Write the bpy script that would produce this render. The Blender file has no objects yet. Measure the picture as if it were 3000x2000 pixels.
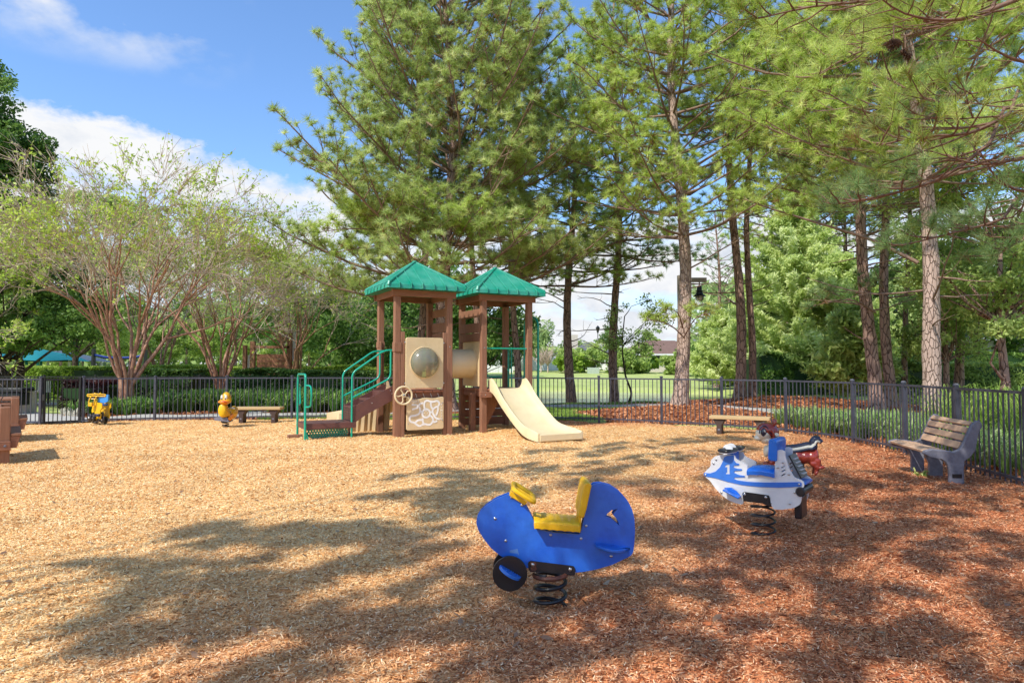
import bpy, math, random, numpy as np
from math import radians as RAD, sin, cos, pi, sqrt, atan2
from mathutils import Vector, Matrix, geometry
rng = np.random.default_rng(11); random.seed(11)
sc = bpy.context.scene
COL = sc.collection
SUN, SKY, CLOUD = 5.0, .135, 1.0
# ------------------------------------------------------------ camera model
FPX, HCAM, PITCH = 1917.0, 1.5, RAD(2.2)
def ray(x, y):
    u, v = (x-1500)/FPX, (1000-y)/FPX
    return Vector((u, cos(PITCH)-v*sin(PITCH), sin(PITCH)+v*cos(PITCH)))
def W(x, y, d):                      # world point seen at (x, y) of the survey photo at distance d
    r = ray(x, y); t = d/r.y
    return Vector((r.x*t, d, HCAM+r.z*t))
def G(x, y, z=0.0):
    r = ray(x, y); t = (z-HCAM)/r.z
    return Vector((r.x*t, r.y*t, z))
def digitise(root, yaw, yoff, ox, oy, s):   # traced drawing -> side-view plane coordinates of a thing
    n = Vector((-sin(yaw), cos(yaw), 0)); ax = Vector((cos(yaw), sin(yaw), 0))
    P = Vector((root[0], root[1], 0)) + n*yoff; C0 = Vector((0, 0, HCAM))
    def f(px, py):
        D = ray(ox+px/s, oy+py/s); t = n.dot(P-C0)/n.dot(D); q = C0+D*t
        return ((q-Vector((root[0], root[1], 0))).dot(ax), q.z)
    return f
# ------------------------------------------------------------ terrain
def vnoise(x, y, s, seed=0):
    x = np.asarray(x, float)/s; y = np.asarray(y, float)/s
    xi = np.floor(x); yi = np.floor(y); fx = x-xi; fy = y-yi
    fx = fx*fx*(3-2*fx); fy = fy*fy*(3-2*fy)
    def hsh(a, b):
        v = np.sin(a*127.1+b*311.7+seed*74.7)*43758.5453; return v-np.floor(v)
    return (hsh(xi, yi)*(1-fx)+hsh(xi+1, yi)*fx)*(1-fy)+(hsh(xi, yi+1)*(1-fx)+hsh(xi+1, yi+1)*fx)*fy
def sstep(a, b, x):
    t = np.clip((x-a)/(b-a), 0, 1); return t*t*(3-2*t)
FR = [(5.95, 6.3), (6.3, 8.05), (6.5, 9.6), (6.75, 11.3), (6.75, 13.0), (6.15, 14.75), (5.08, 15.9), (3.85, 16.9), (2.35, 17.75), (0.72, 18.3)]
FL = [(-6.24, 18.6), (-7.96, 18.3), (-9.74, 17.9), (-11.3, 17.3)]
GATE = [(-11.3, 17.3), (-12.0, 16.7)]
FLL = [(-12.0, 16.7), (-13.8, 16.5), (-15.6, 16.3)]
FM = [FR[-1], (-1.02, 18.42), (-2.76, 18.5), (-4.5, 18.58), FL[0]]
POLY = [(5.7, -9), (5.7, 6.3)] + FR[1:] + FM[1:] + FL[1:] + FLL + [(-16, -9)]
def inpoly(x, y, poly):
    x = np.asarray(x); y = np.asarray(y); c = np.zeros(x.shape, bool); n = len(poly)
    for i in range(n):
        x0, y0 = poly[i]; x1, y1 = poly[(i+1) % n]
        if y0 == y1: continue
        k = ((y0 > y) != (y1 > y)) & (x < (x1-x0)*(y-y0)/(y1-y0)+x0)
        c ^= k
    return c
def pond_r(x, y): return np.sqrt(((x-3.0)/11.5)**2+((y-37)/10.5)**2)+(vnoise(x, y, 5, 3)-.5)*.14
def H(x, y):
    x = np.asarray(x, float); y = np.asarray(y, float)
    ins = inpoly(x, y, POLY)
    z = (vnoise(x, y, 1.1, 1)-.5)*.06+(vnoise(x, y, .45, 2)-.5)*.034
    z = z+np.where(ins, 0, (vnoise(x, y, 4, 5)-.4)*.12*sstep(0, 3, np.abs(y-17)))
    g = lambda cx, cy, rx, ry, a: a*np.exp(-((x-cx)/rx)**2-((y-cy)/ry)**2)
    z = z+g(5.4, 20.3, 2.4, 1.4, .30)+g(9.0, 23.6, 3.4, 1.8, .36)+g(12.5, 20, 3, 3, .25)+g(-1.9, 27.6, 1.6, .8, .25)+g(2.5, 28, 2.4, .9, .22)
    for (cx, cy) in ((-.35, 0), (0, 0)): pass
    z = z-.95*(1-sstep(.8, 1.12, pond_r(x, y)))
    z = z+sstep(50, 105, y)*1.0
    return z
def hz(x, y): return float(H(np.array([x]), np.array([y]))[0])
# ------------------------------------------------------------ materials
def nt(m):
    m.use_nodes = True; t = m.node_tree; t.nodes.clear(); return t
class N:
    def __init__(s, t): s.t = t
    def __call__(s, typ, **kw):
        n = s.t.nodes.new(typ)
        for k, v in kw.items():
            if k.startswith('_'): setattr(n, k[1:], v)
            else:
                key = k.replace('__', ' ')
                if isinstance(v, bpy.types.NodeSocket): s.t.links.new(v, n.inputs[key])
                else: n.inputs[key].default_value = v
        return n
    def link(s, a, b): s.t.links.new(a, b)
    def mix(s, f, a, b, mode='MIX'):
        n = s.t.nodes.new('ShaderNodeMix'); n.data_type = 'RGBA'; n.blend_type = mode
        for i, v in ((0, f), (6, a), (7, b)):
            if isinstance(v, bpy.types.NodeSocket): s.t.links.new(v, n.inputs[i])
            elif i == 0: n.inputs[0].default_value = v
            else: n.inputs[i].default_value = (*v[:3], 1)
        return n.outputs[2]
    def ramp(s, f, stops):
        n = s.t.nodes.new('ShaderNodeValToRGB'); r = n.color_ramp
        while len(r.elements) < len(stops): r.elements.new(.5)
        for e, (p, c) in zip(r.elements, stops):
            e.position = p; e.color = (*c, 1) if not isinstance(c, (int, float)) else (c, c, c, 1)
        s.t.links.new(f, n.inputs[0]); return n.outputs[0]
    def math(s, op, a, b=0.0, clamp=False):
        n = s.t.nodes.new('ShaderNodeMath'); n.operation = op; n.use_clamp = clamp
        for i, v in ((0, a), (1, b)):
            if isinstance(v, bpy.types.NodeSocket): s.t.links.new(v, n.inputs[i])
            else: n.inputs[i].default_value = v
        return n.outputs[0]
def coords(n, kind='Object', scale=(1, 1, 1)):
    tc = n('ShaderNodeTexCoord'); mp = n('ShaderNodeMapping', Vector=tc.outputs[kind]); mp.inputs['Scale'].default_value = scale
    return mp.outputs[0]
def mat(name, c, rough=.5, c2=None, ns=6.0, bump=.0, bs=60.0, scale=(1, 1, 1), metal=0.0, coat=0.0, dirt=0.0, trans=0.0, spec=.5):
    m = bpy.data.materials.new(name); t = nt(m); n = N(t)
    P = n('ShaderNodeBsdfPrincipled', Roughness=rough, Metallic=metal)
    P.inputs['Coat Weight'].default_value = coat; P.inputs['Specular IOR Level'].default_value = spec
    v = coords(n, 'Object', scale)
    nz = n('ShaderNodeTexNoise', Vector=v, Scale=ns, Detail=6.0, Roughness=.6)
    f = n.ramp(nz.outputs['Fac'], [(.35, 0.0), (.65, 1.0)])
    col = n.mix(f, c, c2 if c2 else tuple(k*.82 for k in c))
    if dirt:
        nd = n('ShaderNodeTexNoise', Vector=v, Scale=ns*3.1, Detail=8.0, Roughness=.7)
        fd = n.ramp(nd.outputs['Fac'], [(.5, 0.0), (.72, 1.0)])
        col = n.mix(n.math('MULTIPLY', fd, dirt), col, tuple(k*.35 for k in c))
    n.link(col, P.inputs['Base Color'])
    r2 = n.math('ADD', n.math('MULTIPLY', nz.outputs['Fac'], .2), rough-.1); n.link(r2, P.inputs['Roughness'])
    if bump:
        nb = n('ShaderNodeTexNoise', Vector=v, Scale=bs, Detail=5.0)
        b = n('ShaderNodeBump', Strength=bump, Distance=.01, Height=nb.outputs['Fac']); n.link(b.outputs[0], P.inputs['Normal'])
    o = n('ShaderNodeOutputMaterial', Surface=P.outputs[0])
    return m
def leaf_mat(name, dark, mid, light, trans=.35, rough=.5):
    m = bpy.data.materials.new(name); t = nt(m); n = N(t)
    a = n('ShaderNodeAttribute', _attribute_name='var')
    col = n.ramp(a.outputs['Fac'], ([(.0, (.34, .18, .08)), (.035, (.30, .17, .07)), (.07, dark)] if 'needles' in name and 'straw' not in name else [(0, dark)])+[(.55, mid), (1, light)])
    P = n('ShaderNodeBsdfPrincipled', Roughness=rough); n.link(col, P.inputs['Base Color']); P.inputs['Specular IOR Level'].default_value = .35
    T = n('ShaderNodeBsdfTranslucent'); cc = n.mix(.5, col, (1, 1, .25), 'MULTIPLY'); n.link(col, T.inputs['Color'])
    M = n('ShaderNodeMixShader', Fac=trans); n.link(P.outputs[0], M.inputs[1]); n.link(T.outputs[0], M.inputs[2])
    n('ShaderNodeOutputMaterial', Surface=M.outputs[0]); return m
def wood_mat(name, c, c2, gs=(40, 40, 3), bump=.4):
    m = bpy.data.materials.new(name); t = nt(m); n = N(t)
    v = coords(n, 'Object', gs)
    nz = n('ShaderNodeTexNoise', Vector=v, Scale=1.0, Detail=5.0, Roughness=.65)
    v2 = coords(n, 'Object', (2, 2, 2)); n2 = n('ShaderNodeTexNoise', Vector=v2, Scale=1.5, Detail=3.0)
    col = n.mix(n.ramp(nz.outputs['Fac'], [(.3, 0.0), (.7, 1.0)]), c, c2)
    col = n.mix(n.math('MULTIPLY', n2.outputs['Fac'], .35), col, tuple(k*.5 for k in c))
    cr = n.ramp(nz.outputs['Fac'], [(.24, (.45, .45, .45)), (.31, (1, 1, 1))]); col = n.mix(1.0, col, cr, 'MULTIPLY')
    P = n('ShaderNodeBsdfPrincipled', Roughness=.72); n.link(col, P.inputs['Base Color']); P.inputs['Specular IOR Level'].default_value = .25
    b = n('ShaderNodeBump', Strength=bump, Distance=.006, Height=nz.outputs['Fac']); n.link(b.outputs[0], P.inputs['Normal'])
    n('ShaderNodeOutputMaterial', Surface=P.outputs[0]); return m
def bark_mat(name, c, c2, dark, sc_=7.0):
    m = bpy.data.materials.new(name); t = nt(m); n = N(t)
    v = coords(n, 'Object', (sc_*1.6, sc_*1.6, sc_*.55))
    w = n('ShaderNodeTexNoise', Vector=v, Scale=.8, Detail=3.0)
    vv = n.mix(.5, v, w.outputs['Color'])
    vo = n('ShaderNodeTexVoronoi', _feature='DISTANCE_TO_EDGE', Scale=1.2); n.link(vv, vo.inputs['Vector'])
    vo2 = n('ShaderNodeTexVoronoi', Scale=1.2); n.link(vv, vo2.inputs['Vector'])
    nz = n('ShaderNodeTexNoise', Vector=v, Scale=3.0, Detail=6.0)
    col = n.mix(nz.outputs['Fac'], c, c2); col = n.mix(n.math('MULTIPLY', vo2.outputs['Color'], .45), col, tuple(k*1.25 for k in c))
    e = n.ramp(vo.outputs['Distance'], [(0.0, 0.0), (.09, 1.0)]); col = n.mix(e, dark, col)
    P = n('ShaderNodeBsdfPrincipled', Roughness=.9); n.link(col, P.inputs['Base Color']); P.inputs['Specular IOR Level'].default_value = .1
    hh = n.math('ADD', n.math('MULTIPLY', e, .7), n.math('MULTIPLY', nz.outputs['Fac'], .5))
    b = n('ShaderNodeBump', Strength=.9, Distance=.03, Height=hh); n.link(b.outputs[0], P.inputs['Normal'])
    n('ShaderNodeOutputMaterial', Surface=P.outputs[0]); return m
M = {}
M['brown'] = wood_mat('brown_stained_timber', (.35, .178, .108), (.235, .11, .065))
M['brownH'] = wood_mat('brown_stained_boards', (.35, .165, .10), (.235, .10, .06), (3, 40, 40))
M['deck'] = mat('deck_coating', (.42, .17, .10), .6, dirt=.3)
M['dkbrown'] = mat('dark_brown_coated_steel', (.15, .06, .048), .45, (.12, .047, .04), dirt=.35, bump=.15, bs=200)
M['tan'] = mat('tan_plastic', (.72, .56, .33), .42, (.66, .50, .28), ns=3, dirt=.16, bump=.04, bs=300)
M['tan2'] = mat('cream_plastic', (.76, .63, .40), .38, (.72, .58, .34), ns=2, dirt=.12, bump=.03, bs=300)
M['roof'] = mat('green_roof_plastic', (.006, .27, .17), .36, (.06, .34, .24), ns=3, dirt=.3, bump=.03)
M['green'] = mat('green_powder_coat', (.0, .36, .23), .28, (.0, .31, .20), ns=5, coat=.3, dirt=.1)
M['white'] = mat('white_track', (.93, .93, .90), .5)
M['blue'] = mat('blue_plastic_sheet', (.003, .085, .54), .36, (.03, .17, .66), ns=2, dirt=.35, bump=.05, bs=150)
M['blue2'] = mat('blue_overlay_sheet', (.04, .17, .62), .34, (.05, .20, .66), ns=3, dirt=.2)
M['bluel'] = mat('blue_moulded_seat', (.01, .13, .62), .26, (.03, .19, .68), ns=4, dirt=.2, bump=.05)
M['yellow'] = mat('yellow_moulded_plastic', (.80, .50, .01), .35, (.74, .40, .01), ns=7, dirt=.3, bump=.06)
M['orange'] = mat('golden_paint', (.78, .40, .01), .28, (.7, .34, .01), ns=7, dirt=.2, coat=.4)
M['black'] = mat('black_paint', (.012, .012, .016), .35, (.02, .018, .02), ns=8, dirt=.3)
M['rust'] = mat('rusty_paint', (.16, .05, .025), .6, (.05, .02, .015), ns=30)
M['steel'] = mat('galvanised_bolt', (.55, .55, .56), .3, metal=.9)
M['whitep'] = mat('white_plastic_sheet', (.76, .76, .76), .42, (.66, .66, .68), ns=5, dirt=.14, bump=.04)
M['fence'] = mat('dark_fence_paint', (.046, .048, .068), .40, (.066, .067, .092), ns=9, dirt=.2)
M['fenceb'] = mat('black_fence_paint', (.014, .014, .016), .4)
M['slat'] = wood_mat('tan_recycled_slats', (.46, .27, .155), (.36, .20, .11), (3, 3, 40), .25)
M['slatX'] = wood_mat('tan_recycled_plank', (.58, .42, .22), (.48, .33, .16), (3, 40, 40), .3)
M['slatB'] = wood_mat('brown_recycled_slats', (.66, .43, .28), (.55, .35, .22), (3, 40, 40), .2)
M['cast'] = mat('grey_cast_frame', (.20, .20, .24), .6, (.13, .13, .165), ns=12, bump=.3, bs=90, dirt=.3)
M['legs'] = mat('dark_brown_leg', (.06, .035, .028), .6)
M['maroon'] = mat('maroon_gloss_paint', (.34, .045, .025), .25, (.26, .03, .02), ns=6, coat=.6, dirt=.1)
M['cream'] = mat('cream_gloss_paint', (.74, .70, .58), .3, (.66, .62, .50), ns=8, coat=.4, dirt=.15)
M['navy'] = mat('navy_gloss_paint', (.02, .022, .05), .25, coat=.5)
M['beak'] = mat('orange_beak', (.80, .26, .01), .3, (.72, .2, .01), coat=.4)
M['red'] = mat('red_tongue', (.5, .05, .02), .35)
M['barkL'] = bark_mat('sunlit_pine_bark', (.52, .39, .32), (.34, .235, .19), (.15, .095, .07), 14)
M['barkD'] = bark_mat('red_brown_pine_bark', (.40, .27, .215), (.26, .155, .12), (.08, .045, .034), 9)
M['limb'] = mat('pine_limb', (.20, .12, .085), .9, (.28, .19, .14), ns=9, bump=.5, bs=30)
M['limbR'] = mat('reddish_pine_limb', (.15, .075, .05), .9, (.24, .14, .10), ns=9, bump=.5, bs=30)
M['myrtle'] = mat('smooth_myrtle_bark', (.50, .28, .18), .6, (.24, .10, .06), ns=8, scale=(3, 3, .7), bump=.2, bs=12)
M['twig'] = mat('grey_twigs', (.58, .48, .39), .8, (.40, .28, .21), ns=4)
M['oakbark'] = bark_mat('dark_oak_bark', (.10, .075, .055), (.06, .045, .035), (.02, .015, .012), 9)
M['needle'] = leaf_mat('pine_needles', (.24, .35, .08), (.58, .69, .22), (.90, .93, .48), 0.47)
M['needleY'] = leaf_mat('yellow_green_pine_needles', (.28, .40, .06), (.60, .74, .17), (.90, .94, .40), 0.47)
M['needleD'] = leaf_mat('dark_pine_needles', (.12, .21, .07), (.32, .45, .17), (.56, .67, .30), 0.42)
M['needleB'] = leaf_mat('blue_green_pine_needles', (.16, .30, .10), (.40, .58, .22), (.70, .82, .40), 0.45)
M['leafM'] = leaf_mat('young_myrtle_leaves', (.30, .46, .05), (.54, .70, .10), (.78, .84, .25), 0.48)
M['leafO'] = leaf_mat('dark_oak_leaves', (.04, .11, .02), (.14, .26, .045), (.34, .50, .11), 0.38)
M['leafG'] = leaf_mat('bright_green_leaves', (.20, .30, .06), (.42, .55, .14), (.68, .78, .30), 0.45)
M['leafC'] = leaf_mat('feathery_cypress_leaves', (.38, .50, .12), (.64, .75, .26), (.86, .91, .50), 0.48)
M['leafH'] = leaf_mat('clipped_hedge_leaves', (.14, .26, .03), (.36, .52, .07), (.62, .74, .17), 0.42)
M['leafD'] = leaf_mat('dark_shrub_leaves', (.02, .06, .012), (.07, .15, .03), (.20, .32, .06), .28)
M['leafR'] = leaf_mat('dark_red_shrub_leaves', (.018, .008, .01), (.05, .014, .016), (.13, .03, .03), .25)
M['strap'] = leaf_mat('strap_leaves', (.10, .22, .04), (.32, .48, .13), (.68, .76, .42), 0.42, .4)
M['strapD'] = leaf_mat('dark_strap_leaves', (.04, .12, .02), (.15, .31, .05), (.44, .58, .18), .35)
M['grass'] = leaf_mat('grass_blades', (.12, .24, .03), (.30, .45, .08), (.56, .64, .18), 0.4)
M['farleaf'] = leaf_mat('distant_leaves', (.17, .27, .08), (.38, .50, .17), (.64, .74, .34), 0.42)
M['teal'] = mat('teal_shade_fabric', (.0, .20, .21), .7, (.0, .17, .19))
M['slate'] = mat('grey_shade_fabric', (.10, .14, .18), .7)
M['wvinyl'] = mat('white_vinyl', (.78, .78, .76), .5)
M['stucco'] = mat('cream_stucco', (.60, .54, .45), .85)
M['shingle'] = mat('grey_shingles', (.13, .13, .15), .9, ns=3, bump=.3)
M['shingle2'] = mat('brown_shingles', (.20, .12, .09), .9, ns=3, bump=.3)
M['glass'] = mat('window_glass', (.05, .06, .07), .08)
M['pole'] = wood_mat('weathered_lamp_post', (.34, .30, .24), (.24, .20, .15), (30, 30, 2))
M['netblue'] = mat('blue_net_band', (.02, .06, .35), .6)
M['cone'] = mat('pine_cone_scales', (.12, .06, .035), .8, (.06, .03, .02), ns=20)
M['dry'] = leaf_mat('dry_fallen_leaves', (.16, .09, .05), (.34, .20, .12), (.50, .38, .26), .15)
def bubble_mat():
    m = bpy.data.materials.new('smoky_acrylic_bubble'); t = nt(m); n = N(t)
    v = coords(n, 'Object'); nz = n('ShaderNodeTexNoise', Vector=v, Scale=3.0, Detail=4.0)
    col = n.mix(nz.outputs['Fac'], (.30, .29, .20), (.20, .21, .17))
    P = n('ShaderNodeBsdfPrincipled', Roughness=.16); n.link(col, P.inputs['Base Color']); P.inputs['Coat Weight'].default_value = .6
    T = n('ShaderNodeBsdfTransparent'); T.inputs['Color'].default_value = (.7, .68, .5, 1)
    X = n('ShaderNodeMixShader', Fac=.3); n.link(P.outputs[0], X.inputs[1]); n.link(T.outputs[0], X.inputs[2])
    n('ShaderNodeOutputMaterial', Surface=X.outputs[0]); return m
M['bubble'] = bubble_mat()
# ------------------------------------------------------------ object helpers
def tag(o, label=None, cat=None, group=None, kind=None):
    if label: o['label'] = label
    if cat: o['category'] = cat
    if group: o['group'] = group
    if kind: o['kind'] = kind
    return o
def thing(name, label, cat, loc=(0, 0, 0), rz=0, group=None, kind=None):
    o = bpy.data.objects.new(name, None); COL.objects.link(o); o.location = loc; o.rotation_euler = (0, 0, rz); o.empty_display_size = .2
    return tag(o, label, cat, group, kind)
def linkmesh(name, me, m, parent=None):
    o = bpy.data.objects.new(name, me); COL.objects.link(o)
    if m: me.materials.append(M[m] if isinstance(m, str) else m)
    if parent: o.parent = parent
    return o
def np_obj(name, V, Fs, m, parent=None, var=None, smooth=False):
    """V (n,3); Fs list of int arrays (k, m)"""
    me = bpy.data.meshes.new(name); V = np.asarray(V, np.float32)
    me.vertices.add(len(V)); me.vertices.foreach_set('co', V.ravel())
    Fs = [np.asarray(f, np.int32) for f in Fs if len(f)]
    nl = sum(f.size for f in Fs); nf = sum(len(f) for f in Fs)
    me.loops.add(nl); me.loops.foreach_set('vertex_index', np.concatenate([f.ravel() for f in Fs]))
    me.polygons.add(nf)
    tot = np.concatenate([np.full(len(f), f.shape[1], np.int32) for f in Fs]); st = np.concatenate([[0], np.cumsum(tot)[:-1]]).astype(np.int32)
    me.polygons.foreach_set('loop_start', st)
    try: me.polygons.foreach_set('loop_total', tot)
    except Exception: pass
    me.polygons.foreach_set('use_smooth', np.full(nf, smooth, bool))
    if var is not None:
        a = me.attributes.new('var', 'FLOAT', 'FACE'); a.data.foreach_set('value', np.asarray(var, np.float32))
    me.update(calc_edges=True)
    return linkmesh(name, me, m, parent)
class MB:
    def __init__(s): s.v = []; s.f = []; s.bl = []
    def add(s, vs, fs):
        b = len(s.v); s.v += [tuple(v) for v in vs]; s.f += [[i+b for i in f] for f in fs]; return s
    def box(s, c, d, R=None):
        x, y, z = d[0]/2, d[1]/2, d[2]/2
        vs = [Vector(p) for p in ((-x, -y, -z), (x, -y, -z), (x, y, -z), (-x, y, -z), (-x, -y, z), (x, -y, z), (x, y, z), (-x, y, z))]
        if R is not None: vs = [R @ v for v in vs]
        vs = [v+Vector(c) for v in vs]
        return s.add(vs, [(3, 2, 1, 0), (4, 5, 6, 7), (0, 1, 5, 4), (1, 2, 6, 5), (2, 3, 7, 6), (3, 0, 4, 7)])
    def bar(s, a, b, w, h):               # a beam from a to b, w across, h tall
        a = Vector(a); b = Vector(b); d = b-a; L = d.length; d.normalize()
        up = Vector((0, 0, 1)) if abs(d.z) < .95 else Vector((0, 1, 0))
        y = up.cross(d).normalized(); z = d.cross(y); R = Matrix((d, y, z)).transposed()
        return s.box((a+b)/2, (L, w, h), R)
    def tube(s, pts, r, n=8, closed=False, cap=True):
        pts = [Vector(p) for p in pts]; k = len(pts); rs = r if isinstance(r, (list, tuple)) else [r]*k
        prev = None; rings = []
        for i, p in enumerate(pts):
            if closed: t = (pts[(i+1) % k]-pts[i-1]).normalized()
            else: t = (pts[min(i+1, k-1)]-pts[max(i-1, 0)]).normalized()
            if prev is None:
                u = Vector((0, 0, 1)) if abs(t.z) < .9 else Vector((1, 0, 0)); a = t.cross(u).normalized()
            else:
                a = (prev-t*prev.dot(t)).normalized()
            prev = a; b = t.cross(a)
            rings.append([p+(a*cos(2*pi*j/n)+b*sin(2*pi*j/n))*rs[i] for j in range(n)])
        vs = [v for q in rings for v in q]; fs = []
        for i in range(k if closed else k-1):
            for j in range(n):
                i2 = (i+1) % k; fs.append((i*n+j, i*n+(j+1) % n, i2*n+(j+1) % n, i2*n+j))
        if cap and not closed: fs += [tuple(range(n))[::-1], tuple((k-1)*n+j for j in range(n))]
        return s.add(vs, fs)
    def prism(s, out, y0, y1, holes=(), fr=None):   # outline in x,z extruded along y
        loops = [list(out)]+[list(h) for h in holes]; n = sum(len(l) for l in loops)
        flat = [p for l in loops for p in l]
        if holes:
            ed = []; b = 0
            for l in loops: ed += [(b+i, b+(i+1) % len(l)) for i in range(len(l))]; b += len(l)
            cv, _, cf, _, _, _ = geometry.delaunay_2d_cdt([Vector((p[0], p[1])) for p in flat], ed, [], 0, 1e-6)
            def pin(q, l):
                r = False
                for i in range(len(l)):
                    x0, z0 = l[i-1][:2]; x1, z1 = l[i][:2]
                    if (z0 > q[1]) != (z1 > q[1]) and q[0] < (x1-x0)*(q[1]-z0)/(z1-z0)+x0: r = not r
                return r
            ce = lambda t: sum((cv[i] for i in t), Vector((0, 0)))/3
            cf = [t for t in cf if pin(ce(t), loops[0]) and not any(pin(ce(t), h) for h in loops[1:])]
            for y in (y0, y1):
                cc = [Vector((p[0], y, p[1])) for p in cv]; s.add([fr @ v for v in cc] if fr else cc, [tuple(t) for t in cf])
            tri = []
        else: tri = geometry.tessellate_polygon([[Vector((p[0], p[1], 0)) for p in l] for l in loops])
        vs = [Vector((p[0], y0, p[1])) for p in flat]+[Vector((p[0], y1, p[1])) for p in flat]
        if fr: vs = [fr @ v for v in vs]
        fs = [tuple(t) for t in tri]+[tuple(i+n for i in t[::-1]) for t in tri]; b = 0
        for l in loops:
            k = len(l); fs += [(b+i, b+(i+1) % k, n+b+(i+1) % k, n+b+i) for i in range(k)]; b += k
        return s.add(vs, fs)
    def lathe(s, prof, c=(0, 0, 0), n=20, R=None):   # prof (r, z)
        vs = []; k = len(prof)
        for (r, z) in prof:
            for j in range(n):
                v = Vector((r*cos(2*pi*j/n), r*sin(2*pi*j/n), z)); v = R @ v if R is not None else v; vs.append(v+Vector(c))
        fs = [(i*n+j, i*n+(j+1) % n, (i+1)*n+(j+1) % n, (i+1)*n+j) for i in range(k-1) for j in range(n)]
        fs += [tuple(range(n))[::-1], tuple((k-1)*n+j for j in range(n))]
        return s.add(vs, fs)
    def ball(s, c, r, n=16, m=10, R=None):
        rr = r if isinstance(r, (tuple, list)) else (r, r, r); vs = []; fs = []
        for i in range(m+1):
            a = pi*i/m
            for j in range(n):
                b = 2*pi*j/n; v = Vector((rr[0]*sin(a)*cos(b), rr[1]*sin(a)*sin(b), rr[2]*cos(a))); v = R @ v if R is not None else v; vs.append(v+Vector(c))
        for i in range(m):
            for j in range(n): fs.append((i*n+j, (i+1)*n+j, (i+1)*n+(j+1) % n, i*n+(j+1) % n))
        return s.add(vs, fs)
    def grid(s, P):                        # P[i][j] points
        a = len(P); b = len(P[0]); return s.add([p for r in P for p in r], [(i*b+j, i*b+j+1, (i+1)*b+j+1, (i+1)*b+j) for i in range(a-1) for j in range(b-1)])
    def build(s, name, m, parent=None, bevel=0, smooth=40, label=None, remesh=0, sub=0, solid=0):
        if s.bl:
            bs_, s.bl = s.bl, []; o = None
            for (c, R, r) in bs_:
                q = MB(); q.lathe([(r, 0), (r, .003), (r*.6, .006), (r*.1, .007)], (0, 0, 0), 10, R); o = q.build(name, m, parent); o.location = c
            return o
        me = bpy.data.meshes.new(name); me.from_pydata(s.v, [], s.f)
        import bmesh
        bm = bmesh.new(); bm.from_mesh(me)
        if remesh == 0 : bmesh.ops.remove_doubles(bm, verts=bm.verts, dist=1e-5)
        bmesh.ops.recalc_face_normals(bm, faces=bm.faces); bm.to_mesh(me); bm.free()
        if smooth:
            me.polygons.foreach_set('use_smooth', [True]*len(me.polygons)); me.set_sharp_from_angle(angle=RAD(smooth))
        o = linkmesh(name, me, m, parent)
        if solid:
            q = o.modifiers.new('solid', 'SOLIDIFY'); q.thickness = solid; q.offset = 0
        if remesh:
            q = o.modifiers.new('remesh', 'REMESH'); q.mode = 'VOXEL'; q.voxel_size = remesh; q.use_smooth_shade = True
            q = o.modifiers.new('smooth', 'SMOOTH'); q.factor = .6; q.iterations = 6
        if bevel:
            q = o.modifiers.new('bevel', 'BEVEL'); q.width = bevel; q.segments = 2; q.limit_method = 'ANGLE'; q.angle_limit = RAD(35); q.harden_normals = False
        if sub:
            q = o.modifiers.new('sub', 'SUBSURF'); q.levels = sub; q.render_levels = sub
        if label: o['label'] = label
        return o
def cr(pts, n=6, closed=True):            # Catmull-Rom
    P = [Vector(p) for p in pts]; k = len(P); out = []
    for i in range(k if closed else k-1):
        if closed: a, b, c, d = P[i-1], P[i], P[(i+1) % k], P[(i+2) % k]
        else: a, b, c, d = P[max(i-1, 0)], P[i], P[i+1], P[min(i+2, k-1)]
        for j in range(n):
            t = j/n; out.append(.5*((2*b)+(c-a)*t+(2*a-5*b+4*c-d)*t*t+(3*b-a-3*c+d)*t**3))
    if not closed: out.append(P[-1])
    return out
def rnd(pts, r, n=4):                     # rounded-corner polygon (2D tuples)
    out = []; k = len(pts)
    for i in range(k):
        p = Vector(pts[i]); a = Vector(pts[i-1])-p; b = Vector(pts[(i+1) % k])-p
        q = min(r, a.length*.45, b.length*.45); p0 = p+a.normalized()*q; p1 = p+b.normalized()*q
        for j in range(n+1):
            t = j/n; out.append(tuple(p0*(1-t)**2+p*2*t*(1-t)+p1*t*t))
    return out
def fillet(pts, r, n=5):                  # rounded open 3D path
    P = [Vector(p) for p in pts]; out = [P[0]]
    for i in range(1, len(P)-1):
        a = P[i-1]-P[i]; b = P[i+1]-P[i]; q = min(r, a.length*.48, b.length*.48)
        p0 = P[i]+a.normalized()*q; p1 = P[i]+b.normalized()*q
        for j in range(n+1):
            t = j/n; out.append(p0*(1-t)**2+P[i]*2*t*(1-t)+p1*t*t)
    return out+[P[-1]]
def bolt(mb, c, R=None, r=.009): mb.bl.append((c, R, r))
YM = Matrix.Rotation(pi/2, 3, 'X')        # z axis -> -y
YP = Matrix.Rotation(-pi/2, 3, 'X')
XP = Matrix.Rotation(pi/2, 3, 'Y')
def coil(r, z0, z1, turns, wire, n=20, r1=None):
    pts = []
    k = int(turns*n)
    for i in range(k+1):
        t = i/k; rr = r+(0 if r1 is None else (r1-r)*t); pts.append((rr*cos(2*pi*turns*t), rr*sin(2*pi*turns*t), z0+(z1-z0)*t))
    m = MB(); m.tube(pts, wire, 8); return m
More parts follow.
